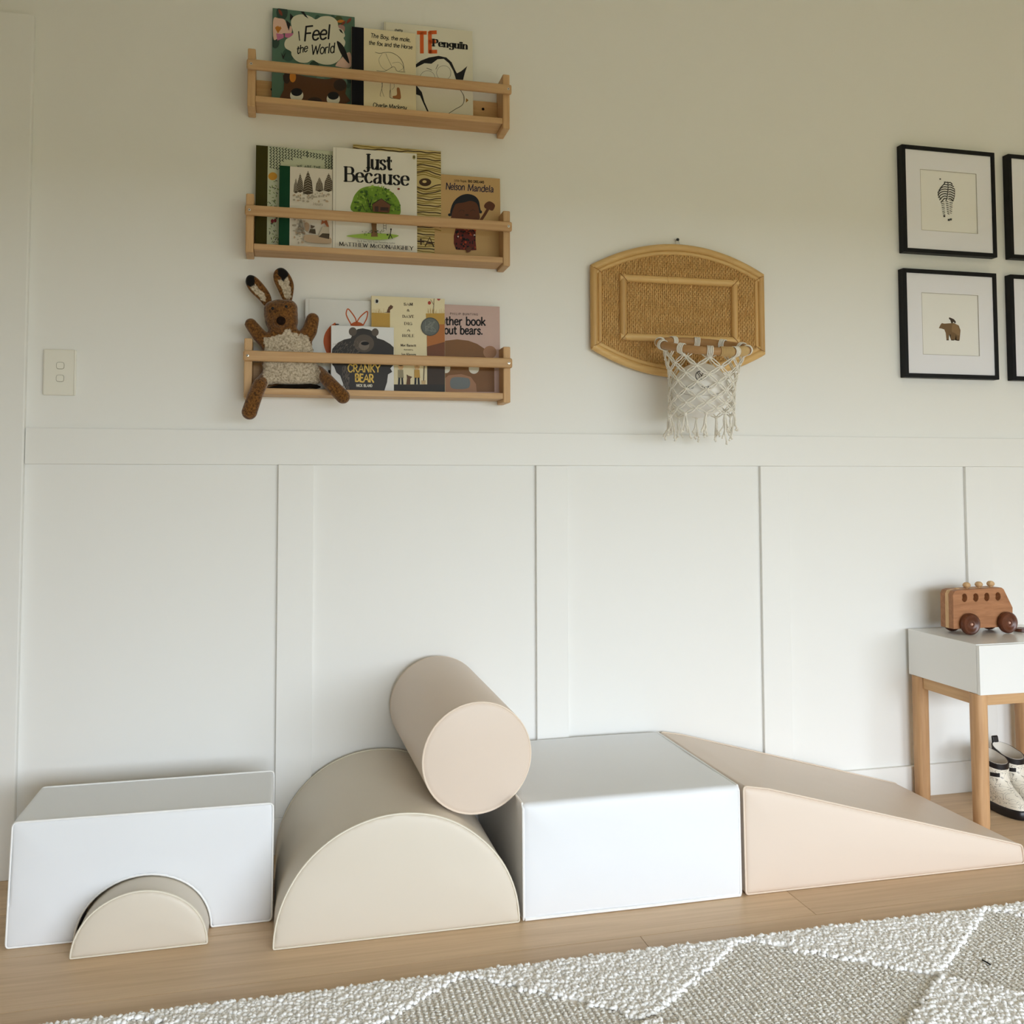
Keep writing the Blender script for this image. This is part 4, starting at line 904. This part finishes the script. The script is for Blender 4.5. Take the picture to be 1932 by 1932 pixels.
# ring, drooping a little to the front
RC = Vector((1.7155, -.1585, 1.3065)); RR = .1185; droop = R_(15)
def ringp(a, r=RR): return RC+Vector((math.sin(a)*r, -math.cos(a)*r*math.cos(droop), -math.cos(a)*r*math.sin(droop)))
RING = wood('ring_cane', (166, 124, 80), (190, 148, 100), stretch=(8, 8, 30), rough=.4, scale=2)
MB().tube([ringp(2*math.pi*i/48) for i in range(48)], .0105, 12, closed=True).build('ring', RING, hoop, smooth=60)
CORD = mat('cotton_cord', (238, 233, 222), .9, .1, var=.05, vscale=300, bump=.5, bscale=400)
BIND = mat('cane_binding', (206, 174, 122), .6, .3)
bd = MB(); 
for i in range(26):
    if 9 < i < 14: continue
    a = R_(2+i*1.75-4); p = ringp(a); t_ = (ringp(a+.01)-p).normalized(); e1 = Vector((0, 0, 1)); e1 = (e1-t_*e1.dot(t_)).normalized(); e2 = t_.cross(e1)
    bd.tube([p+(e1*math.cos(q)+e2*math.sin(q))*.0118 for q in [2*math.pi*j/14 for j in range(14)]], .0019, 5, closed=True)
o = bd.build('ring_binding', BIND, hoop, smooth=60); o['kind'] = 'stuff'
NC = 10; ROWS = 8
lev = [0, .155, .30, .44, .575, .70, .81, .91, 1.0]
def netp(c, j, dr=0):
    a = 2*math.pi*(c/NC)+R_(20); t_ = lev[j]; top = ringp(a); r = .088+(RR-.010-.088)*max(0, 1-t_*1.9)**1.4+dr
    zt_ = top.z-.016; z = zt_*(1-t_)+(1.117)*t_
    return Vector((RC.x-.008*t_+math.sin(a)*r, RC.y-math.cos(a)*r*(1-.02*t_), z))
cords = MB(); knots = MB()
for c in range(NC):
    a = 2*math.pi*c/NC+R_(20); t_ = (ringp(a+.01)-ringp(a)).normalized(); e1 = Vector((0, 0, 1)); e1 = (e1-t_*e1.dot(t_)).normalized(); e2 = t_.cross(e1)
    lpm = MB()
    for k in range(4):
        pc = ringp(a+(k-1.5)*.036); base = netp(c, 0)
        loop = [pc+(e1*math.cos(q)+e2*math.sin(q))*.0128 for q in np.linspace(R_(-150), R_(150), 13)]
        tgt = base+t_*(k-1.5)*.0018
        lpm.tube([tgt+Vector((0, 0, -.002))]+loop+[tgt], .0017, 6)
    lpm.build('ring_loop', CORD, hoop, smooth=60)
    knots.ball(netp(c, 0), (.0055, .0055, .0035), 8, 6)
rn = random.Random(9)
for j in range(ROWS):
    for c in range(NC):
        p = netp(c+.5*(j % 2), j)
        if j > 0: knots.ball(p, (.0047, .0047, .0032), 8, 6)
        for sg in (-.5, .5):
            q = netp(c+.5*(j % 2)+sg, j+1); m_ = (p+q)/2; out = Vector((m_.x-RC.x, m_.y-RC.y, 0)).normalized(); side = (q-p).cross(out).normalized()
            for s2 in (-1, 1):
                w_ = .0030*s2
                cords.tube([p, p*.75+q*.25+side*w_+out*.001, m_+side*w_*1.15+out*.0015-Vector((0, 0, .0008)), p*.25+q*.75+side*w_+out*.001, q], .00175, 6, cap=False)
o = cords.build('net_cords', CORD, hoop, smooth=60); o['kind'] = 'stuff'
for c in range(NC):
    ta = MB(); p = netp(c+.5*(ROWS % 2), ROWS); knots.ball(p, (.0058, .0058, .004), 8, 6)
    for k in range(5):
        a = rn.uniform(0, 6.28); L = rn.uniform(.035, .062)+(.028 if (c == 0 and k == 2) else 0); e = p+Vector((math.cos(a)*.008+rn.uniform(-.006, .006), math.sin(a)*.008, -L))
        ta.tube([p, p+Vector((math.cos(a)*.004, math.sin(a)*.004, -L*.35)), (p+e)/2+Vector((rn.uniform(-.004, .004), 0, -L*.2)), e], .002, 6)
        ta.ball(e, (.0031, .0031, .0033), 7, 5); ta.tube([e, e+Vector((rn.uniform(-.004, .004), rn.uniform(-.003, .003), -.006))], [.0018, .003], 6)
    ta.build('tassel', CORD, hoop, smooth=60)
o = knots.build('net_knots', CORD, hoop, smooth=60); o['kind'] = 'stuff'
# nail and hanging wire
MB().lathe([(.0016, -.001), (.0016, -.010), (.0042, -.011), (.0046, -.013), (.003, -.0155), (.0005, -.016)], (1.7095, 0, 1.637), 'y', 14).build('nail', mat('black_nail', (14, 14, 18), .35, .5), hoop)
MB().tube([(1.7015, -.012, 1.619), (1.7065, -.0095, 1.6355), (1.7095, -.0095, 1.6385), (1.7125, -.0095, 1.6355), (1.7175, -.012, 1.619)], .0007, 5).build('hanging_wire', STEEL, hoop)
# ball in the net
BC = Vector((1.7045, -.1585, 1.186)); BR_ = .0745
LEA = mat('white_leatherette', (236, 233, 228), .45, .4, bump=.08, bscale=120)
ball = tag(MB().ball(BC, BR_, 40, 28).build('ball', LEA, None, smooth=60), 'small white toy ball with black print caught inside the cord net', 'ball')
def ballpt(u, v, off=.0003):
    d = Vector(ray(u, v)).normalized(); o_ = Vector(CAM)-BC; bq = o_.dot(d); cq = o_.dot(o_)-(BR_+off)**2; s_ = bq*bq-cq
    if s_ < 0: s_ = 0
    return Vector(CAM)+d*(-bq-math.sqrt(s_))
Kb = crop(1220, 610, 7.73)
bl = MB()
for q in text_polys('The', Kb(542, 966), Kb(682, 948), 5.6, weight=.15, serif=True, track=.3)+text_polys('ann', Kb(790, 944), Kb(925, 946), 5.6, weight=.15, serif=True, track=.3): bl.add([ballpt(*a) for a in q], [(0, 1, 2, 3)])
for i in range(24):
    a, b2 = 2*math.pi*i/24, 2*math.pi*(i+1)/24
    for q in ribbon([Kb(790+75*math.cos(a), 765+70*math.sin(a)), Kb(790+75*math.cos(b2), 765+70*math.sin(b2))], lambda d: 1.3): bl.add([ballpt(*p) for p in q], [(0, 1, 2, 3)])
for pts in (((735, 720), (770, 770), (755, 815)), ((760, 710), (800, 760), (850, 770)), ((800, 830), (790, 780), (830, 720))):
    for q in ribbon(catmull([Kb(*p) for p in pts], 5), lambda d: 1.1): bl.add([ballpt(*p) for p in q], [(0, 1, 2, 3)])
me = bpy.data.meshes.new('printed_emblem'); me.from_pydata([v for v in bl.v], [], bl.f); me.materials.append(INK); link('printed_emblem', me, ball, smooth=0)['kind'] = 'stuff'
for pts in (((560, 690), (700, 655), (900, 690), (1060, 760)), ((480, 1010), (640, 1045), (860, 1050), (1080, 1020))):
    MB().tube([ballpt(*Kb(*p), off=.0001) for p in catmull(pts, 6)], .0007, 4).build('seam', mat('seam_grey', (196, 190, 182), .7), ball)

# ================================================================== FRAMED PRINTS
BLK = mat('black_frame', (10, 10, 12), .5, .25); MAT_ = mat('white_mount_board', (248, 248, 255), .85, .2); PAPER = mat('art_paper', (251, 250, 247), .85, .2); MLINE = mat('mount_bevel_edge', (176, 170, 160), .8)
gl = bpy.data.materials.new('clear_glazing'); gl.use_nodes = True; nt = gl.node_tree; nt.nodes.clear()
tr = nt.nodes.new('ShaderNodeBsdfTransparent'); gs = nt.nodes.new('ShaderNodeBsdfGlossy'); gs.inputs['Roughness'].default_value = .03; mx = nt.nodes.new('ShaderNodeMixShader'); 
ou = nt.nodes.new('ShaderNodeOutputMaterial'); mx.inputs[0].default_value = .035; nt.links.new(tr.outputs[0], mx.inputs[1]); nt.links.new(gs.outputs[0], mx.inputs[2]); nt.links.new(mx.outputs[0], ou.inputs[0])
def framed(x0, z0, label, art=None, s=.334, dep=.026):
    x1, z1 = x0+s, z0+s; fw = .0125
    t = thing('framed_print', ((x0+x1)/2, 0, z0), label, 'picture', 'black framed animal prints')
    for a in ((x0, z0, x0+fw, z1), (x1-fw, z0, x1, z1), (x0+fw, z0, x1-fw, z0+fw), (x0+fw, z1-fw, x1-fw, z1)):
        MB().box(a[0], -dep, a[1], a[2], -.001, a[3]).build('frame_bar', BLK, t, smooth=0, bevel=.001)
    ax0, ax1, az0, az1 = x0+.066, x1-.066, z0+.072, z1-.072
    m_ = MB()
    for a in ((x0+fw, z0+fw, ax0, z1-fw), (ax1, z0+fw, x1-fw, z1-fw), (ax0, z0+fw, ax1, az0), (ax0, az1, ax1, z1-fw)): m_.box(a[0], -.0215, a[1], a[2], -.0195, a[3])
    m_.build('mount', MAT_, t, smooth=0)
    ln = MB()
    for a in ((ax0-.0004, az0, ax0+.0006, az1), (ax1-.0006, az0, ax1+.0004, az1), (ax0, az0-.0004, ax1, az0+.0006), (ax0, az1-.0006, ax1, az1+.0006)): ln.box(a[0], -.0217, a[1], a[2], -.0205, a[3])
    ln.build('mount_edge', MLINE, t, smooth=0)
    MB().box(ax0-.01, -.0192, az0-.01, ax1+.01, -.0182, az1+.01).build('print_sheet', PAPER, t, smooth=0)
    MB().box(x0+fw, -.0180, z0+fw, x1-fw, -.002, z1-fw).build('back_panel', MAT_, t, smooth=0)
    if art:
        mb = MB(); lay = [0]
        def poly(pts, m, smooth=False):
            P = catmull(pts, 5, True) if smooth else pts; lay[0] += 1; mb.use(m)
            bm = bmesh.new(); vs = [bm.verts.new(tuple(on_y(*q, -.0193-.000006*lay[0]))) for q in P]
            try:
                f = bm.faces.new(vs); bmesh.ops.triangulate(bm, faces=[f]); bm.verts.index_update(); mb.add([v.co[:] for v in bm.verts], [[v.index for v in g.verts] for g in bm.faces])
            except Exception: pass
            bm.free()
        art(poly)
        me = bpy.data.meshes.new('printed_artwork'); L = t.location; me.from_pydata([(a-L.x, b_-L.y, c-L.z) for a, b_, c in mb.v], [], mb.f)
        for q in mb.slots: me.materials.append(q)
        me.polygons.foreach_set('material_index', mb.m); link('printed_artwork', me, t, smooth=0)['kind'] = 'stuff'
    MB().box(x0+fw, -.0242, z0+fw, x1-fw, -.0234, z1-fw).build('glass_pane', gl, t, smooth=0)
    return t
P_ = crop(1660, 240, 3.864)
def zebra(poly):
    def band(pts, wd):
        for q in ribbon(catmull([P_(*p) for p in pts], 4), lambda d: wd): poly([tuple(a) for a in q], INK)
    band(((496, 398), (497, 450), (490, 512), (482, 535)), 1.6)
    for k, (lx, rx) in enumerate(((455, 528), (440, 538), (430, 544), (424, 546), (424, 544), (428, 541), (436, 538), (446, 534))):
        y = 404+k*17
        band(((lx, y+24), (lx+18, y+4), (470, y-4), (492, y-1)), 1.9); band(((501, y+1), (515, y-1), (rx, y+13)), 1.9)
    band(((424, 470), (430, 500), (446, 525)), 1.2); band(((545, 450), (545, 500), (534, 540)), 1.0)
    for k in range(7):
        y = 540+k*15; band(((447+k*2.2, y), (470+k*1.0, y+5)), 1.3 if k % 2 else .9); band(((480+k*2.2, y-2), (498+k*1.2, y+4)), 1.2); band(((508+k*.4, y-6), (532-k*1.4, y-2)), 1.3 if k % 2 else .9)
    for c in ((470, 648), (503, 676), (518, 672)): poly([P_(c[0]-7, c[1]-7), P_(c[0]+7, c[1]-7), P_(c[0]+7, c[1]+7), P_(c[0]-7, c[1]+7)], INK)
    poly([P_(432, 378), P_(440, 372), P_(448, 378), P_(440, 384)], INK)
def bears(poly):
    bw = ink('bear_wash', (122, 92, 58)); b2 = ink('bear_wash_light', (146, 114, 76))
    poly([P_(*q) for q in ((430, 1465), (442, 1440), (452, 1428), (470, 1432), (500, 1430), (540, 1428), (575, 1445), (588, 1480), (582, 1550), (560, 1556), (556, 1515), (545, 1552), (520, 1554), (516, 1510), (505, 1512), (502, 1552), (486, 1552), (480, 1500), (470, 1475), (450, 1468))], bw)
    poly([P_(530, 1440), P_(560, 1440), P_(580, 1480), P_(575, 1520), P_(545, 1500), P_(525, 1490)], b2, True)
    poly([P_(*q) for q in ((502, 1392), (508, 1386), (522, 1392), (540, 1400), (553, 1415), (553, 1430), (544, 1428), (538, 1418), (530, 1430), (520, 1428), (520, 1405), (508, 1402))], dbr)
    for c in ((494, 1551), (532, 1552), (571, 1554)): poly([P_(c[0]-9, c[1]-3), P_(c[0]+9, c[1]-3), P_(c[0]+9, c[1]+3), P_(c[0]-9, c[1]+3)], dbr)
framed(2.4465, 1.6405, 'black framed zebra print with a wide white mount, upper left of the picture group', zebra)
framed(2.4405, 1.2555, 'black framed print of a brown bear carrying a cub, lower left of the picture group', bears)
framed(2.831, 1.6415, 'black framed print cut by the right edge of the photo, beside the zebra')
framed(2.826, 1.2555, 'black framed print cut by the right edge of the photo, beside the bear')

# ================================================================== SIDE TABLE
LAC = mat('white_lacquer', (238, 238, 236), .22, .5); ASH = wood('ash_legs', (180, 137, 96), (213, 172, 128), stretch=(20, 20, 1.2), rough=.45, scale=3, contrast=(.3, .75)); ASHY = wood('ash_side_apron', (190, 148, 104), (214, 176, 130), stretch=(20, 1.2, 20), rough=.45, scale=3, contrast=(.3, .75)); ASHX = wood('ash_apron', (190, 148, 104), (214, 176, 130), stretch=(1.2, 20, 20), rough=.45, scale=3, contrast=(.3, .75))
TX0, TX1, TY0, TY1, TZ0, TZ1 = 2.4346, 2.832, -.302, -.016, .3645, .4975
tb = thing('side_table', ((TX0+TX1)/2, (TY0+TY1)/2, 0), 'small white lacquered side table with one drawer and light wooden legs by the wall', 'table')
MB().box(TX0, TY0, TZ0, TX1, TY1, TZ1).build('carcass', LAC, tb, smooth=0, bevel=.0012)
MB().box(TX0, TY0-.0125, TZ0-.001, TX1, TY0-.0012, TZ1-.002).build('drawer_front', LAC, tb, smooth=0, bevel=.001)
def leg(cx, cy): 
    n = 20; rs_ = []
    for z, r in ((.001, .0185), (.02, .0195), (.20, .0203), (TZ0-.0004, .0205)):
        rs_.append([(cx+r*math.copysign(abs(math.cos(a))**.75, math.cos(a)), cy+r*math.copysign(abs(math.sin(a))**.75, math.sin(a)), z) for a in [2*math.pi*j/n for j in range(n)]])
    vs = [p for q in rs_ for p in q]; fs = [(i*n+j, i*n+(j+1) % n, (i+1)*n+(j+1) % n, (i+1)*n+j) for i in range(3) for j in range(n)]+[list(range(n-1, -1, -1)), list(range(3*n, 4*n))]
    MB().add(vs, fs).build('leg', ASH, tb, smooth=50)
for cx in (TX0+.018, TX1-.023):
    for cy in (TY0+.018, TY1-.026): leg(cx, cy)
MB().box(TX0+.012, TY0+.04, .330, TX0+.030, TY1-.048, TZ0-.0003).build('apron', ASHY, tb, smooth=0, bevel=.001)
MB().box(TX1-.035, TY0+.04, .330, TX1-.017, TY1-.048, TZ0-.0003).build('apron', ASHY, tb, smooth=0, bevel=.001)
MB().box(TX0+.04, TY0+.012, .330, TX1-.045, TY0+.028, TZ0-.0003).build('apron', ASHX, tb, smooth=0, bevel=.001)
MB().box(TX0+.04, TY1-.03, .330, TX1-.045, TY1-.014, TZ0-.0003).build('apron', ASHX, tb, smooth=0, bevel=.001)

# ================================================================== WOODEN TOY BUS
BW = wood('cherry_wood', (150, 100, 66), (182, 128, 88), stretch=(4, 30, 30), rough=.5, scale=3); BL = wood('pale_wood_core', (192, 152, 108), (222, 186, 140), stretch=(30, 30, 8), rough=.5, scale=3); WD = wood('walnut_wheel', (70, 34, 18), (104, 54, 30), stretch=(20, 20, 20), rough=.3, spec=.5, scale=2)
BY = (-.1515, -.1315, -.1165, -.0965)
bus = thing('toy_bus', (2.59, -.124, TZ1), 'wooden toy bus with round windows and peg passengers standing on the white side table', 'toy')
bprof = [(2.486, .5145), (2.686, .5145), (2.688, .569), (2.684, .577), (2.659, .624), (2.652, .6285), (2.505, .6255), (2.493, .6225), (2.487, .613)]
holes = [on_y(*crop(1740, 1080, 10.0625)(x, y), BY[0]) for x, y in ((803, 482), (1017, 476), (1226, 466), (1438, 456))]
def slab_holes(y0, y1):
    bm = bmesh.new(); loops = [bprof]+[[(h[0]+.0092*math.cos(2*math.pi*i/18), h[2]+.0120*math.sin(2*math.pi*i/18)) for i in range(18)] for h in holes]; ed = []; rings = []
    for lp in loops:
        vs = [bm.verts.new((x, y0, z)) for x, z in lp]; rings.append(vs); ed += [bm.edges.new((vs[i], vs[(i+1) % len(vs)])) for i in range(len(vs))]
    fc = bmesh.ops.triangle_fill(bm, use_beauty=True, use_dissolve=False, edges=ed)
    faces = [g for g in fc['geom'] if isinstance(g, bmesh.types.BMFace)]
    ex = bmesh.ops.extrude_face_region(bm, geom=faces)
    for g in ex['geom']:
        if isinstance(g, bmesh.types.BMVert): g.co.y = y1
    bm.verts.index_update(); mb = MB(); mb.add([v.co[:] for v in bm.verts], [[v.index for v in f.verts] for f in bm.faces]); bm.free(); return mb
slab_holes(BY[0], BY[1]).build('side_panel', BW, bus, smooth=0, bevel=.001)
MB().prism_y(bprof, BY[1]+.0002, BY[2]-.0002).build('centre_panel', BL, bus, smooth=0, bevel=.001)
MB().prism_y(bprof, BY[2], BY[3]).build('side_panel', BW, bus, smooth=0, bevel=.001)
for x, zt_ in ((2.5555, .628), (2.597, .629), (2.6375, .630)):
    MB().lathe([(.0045, -.006), (.0045, .0005), (.0075, .001), (.0105, .0045), (.0112, .0085), (.0095, .0125), (.0055, .0155), (.001, .0162)], (x, (BY[1]+BY[2])/2, zt_), 'z', 16).build('peg_passenger', BL, bus, smooth=60)
MB().lathe([(.0075, -.001), (.0075, .0018), (.006, .0024)], (2.523, (BY[1]+BY[2])/2, .626), 'z', 14).build('peg_passenger', BL, bus)
for x in (2.5335, 2.6605):
    for y, sg in ((BY[0]-.001, -1), (BY[3]+.001, 1)):
        wz = TZ1+.0312
        o = MB().lathe([(.006, 0), (.026, 0), (.0302, sg*.004), (.031, sg*.009), (.0302, sg*.014), (.026, sg*.0178), (.018, sg*.0172), (.0165, sg*.0158), (.0075, sg*.0158), (.0065, sg*.0145), (.001, sg*.0145)], (x, y, wz), 'y', 32).build('wheel', WD, bus, smooth=45)
        MB().lathe([(.0042, 0), (.004, sg*.0165), (.0026, sg*.0185), (.0003, sg*.019)], (x, y, wz), 'y', 14).build('axle_pin', mat('pale_axle', (206, 160, 140), .3, .5), o)
tag(MB().lathe([(.019, .0002), (.0205, .0012), (.0205, .0085), (.019, .0098), (.012, .0098), (.011, .0090), (.001, .0090)], (2.7255, -.1385, TZ1), 'z', 28).build('wooden_disc', WD, None, smooth=45), 'small dark wooden disc on the side table beside the bus', 'toy part')

# ================================================================== RAIN BOOTS
RUB = mat('black_rubber', (24, 20, 22), .35, .45); LIN = mat('boot_lining', (222, 214, 202), .9, .1)
def boot_print():
    m = bpy.data.materials.new('cream_rubber_line_print'); m.use_nodes = True; nt = m.node_tree; N = nt.nodes; L = nt.links; b = N['Principled BSDF']; b.inputs['Roughness'].default_value = .4
    tc = N.new('ShaderNodeTexCoord'); nz = N.new('ShaderNodeTexNoise'); nz.inputs['Scale'].default_value = 30; nz.inputs['Detail'].default_value = 2.5; nz.inputs['Distortion'].default_value = 1.2
    L.new(tc.outputs['Object'], nz.inputs['Vector'])
    cr = N.new('ShaderNodeValToRGB'); e = cr.color_ramp.elements; e[0].position = .46; e[0].color = (0, 0, 0, 1); e[1].position = .475; e[1].color = (1, 1, 1, 1); x = e.new(.49); x.color = (0, 0, 0, 1); x = e.new(.585); x.color = (0, 0, 0, 1); x = e.new(.597); x.color = (1, 1, 1, 1); x = e.new(.61); x.color = (0, 0, 0, 1)
    L.new(nz.outputs['Fac'], cr.inputs[0]); mx = N.new('ShaderNodeMix'); mx.data_type = 'RGBA'; L.new(cr.outputs[0], mx.inputs['Factor']); mx.inputs['A'].default_value = lin((230, 222, 206)); mx.inputs['B'].default_value = lin((96, 88, 78)); L.new(mx.outputs['Result'], b.inputs['Base Color'])
    return m
BPR = boot_print()
def boot(cx, cy, label):
    """heel at the back, toe towards the room (-y); cx centre line, cy heel"""
    t = thing('rain_boot', (cx, cy-.08, 0), label, 'boot', 'pair of rain boots under the side table'); n = 28
    def outline(z, y_h, y_t, w, sq=.85): # closed outline of a slice: heel y_h, toe y_t, half width w
        c, a = (y_h+y_t)/2, (y_h-y_t)/2; out = []
        for j in range(n):
            q = 2*math.pi*j/n; s_, k = math.sin(q), math.cos(q); toe = 1.0 if s_ < 0 else .92
            out.append((cx+w*toe*math.copysign(abs(k)**sq, k), cy+c+a*math.copysign(abs(s_)**.9, s_), z))
        return out
    def loft(rings, caps=True):
        vs = [p for r in rings for p in r]; fs = [(i*n+j, i*n+(j+1) % n, (i+1)*n+(j+1) % n, (i+1)*n+j) for i in range(len(rings)-1) for j in range(n)]
        if caps: fs += [list(range(n-1, -1, -1)), list(range((len(rings)-1)*n, len(rings)*n))]
        return MB().add(vs, fs)
    tilt = lambda ring: [(x, y, z+(y-(cy-.045))*.28) for x, y, z in ring]
    loft([outline(.001, -.002, -.168, .031), outline(.004, 0, -.170, .0335), outline(.022, 0, -.170, .0335), outline(.026, -.002, -.167, .032)]).build('sole', RUB, t, smooth=45)
    S_ = [outline(.0262, -.003, -.166, .0312), outline(.042, -.003, -.160, .031), outline(.056, -.003, -.142, .0308), outline(.068, -.003, -.118, .0312), outline(.082, -.002, -.101, .0325), outline(.105, 0, -.095, .0345)]
    top = tilt(outline(.146, .003, -.096, .0365)); top0 = tilt(outline(.132, .0025, -.0955, .0362))
    loft(S_+[top0], False).build('upper', BPR, t, smooth=60)
    rim_i = tilt(outline(.146, 0, -.092, .0335)); rim_lo = [(x, y, z-.06) for x, y, z in rim_i]
    loft([top0, [((x-cx)*1.02+cx, y, z) for x, y, z in top], rim_i], False).build('top_band', RUB, t, smooth=40)
    loft([[((x-cx)*.99+cx, y, z+.0008) for x, y, z in rim_i], rim_lo, [(cx+(x-cx)*.05, cy-.046+(y-cy+.046)*.05, z) for x, y, z in rim_lo]], False).build('lining', LIN, t, smooth=60)
    zb = .146+.05*.28
    MB().prism_x([(cy+.0035, zb-.018), (cy+.0065, zb-.018), (cy+.0095, zb+.014), (cy+.006, zb+.017), (cy+.002, zb+.014), (cy-.001, zb-.002), (cy+.002, zb-.002), (cy+.0045, zb+.011), (cy+.006, zb+.011)], cx-.009, cx+.009).build('pull_tab', RUB, t, smooth=0, bevel=.0008)
    vs = []
    for a in np.linspace(R_(212), R_(250), 6):
        for z in (.108, .119): 
            s_, k = math.sin(a), math.cos(a); vs.append((cx+.0362*math.copysign(abs(k)**.85, k), cy-.047-.0493*abs(s_)**.9, z-.010))
    MB().add(vs, [(2*i, 2*i+2, 2*i+3, 2*i+1) for i in range(5)]).build('label_patch', RUB, t, smooth=60)
    return t
boot(2.613, -.092, 'cream line-printed rain boot with black sole, nearest the front table leg')
boot(2.694, -.062, 'cream line-printed rain boot with black sole, partly hidden behind the other boot')
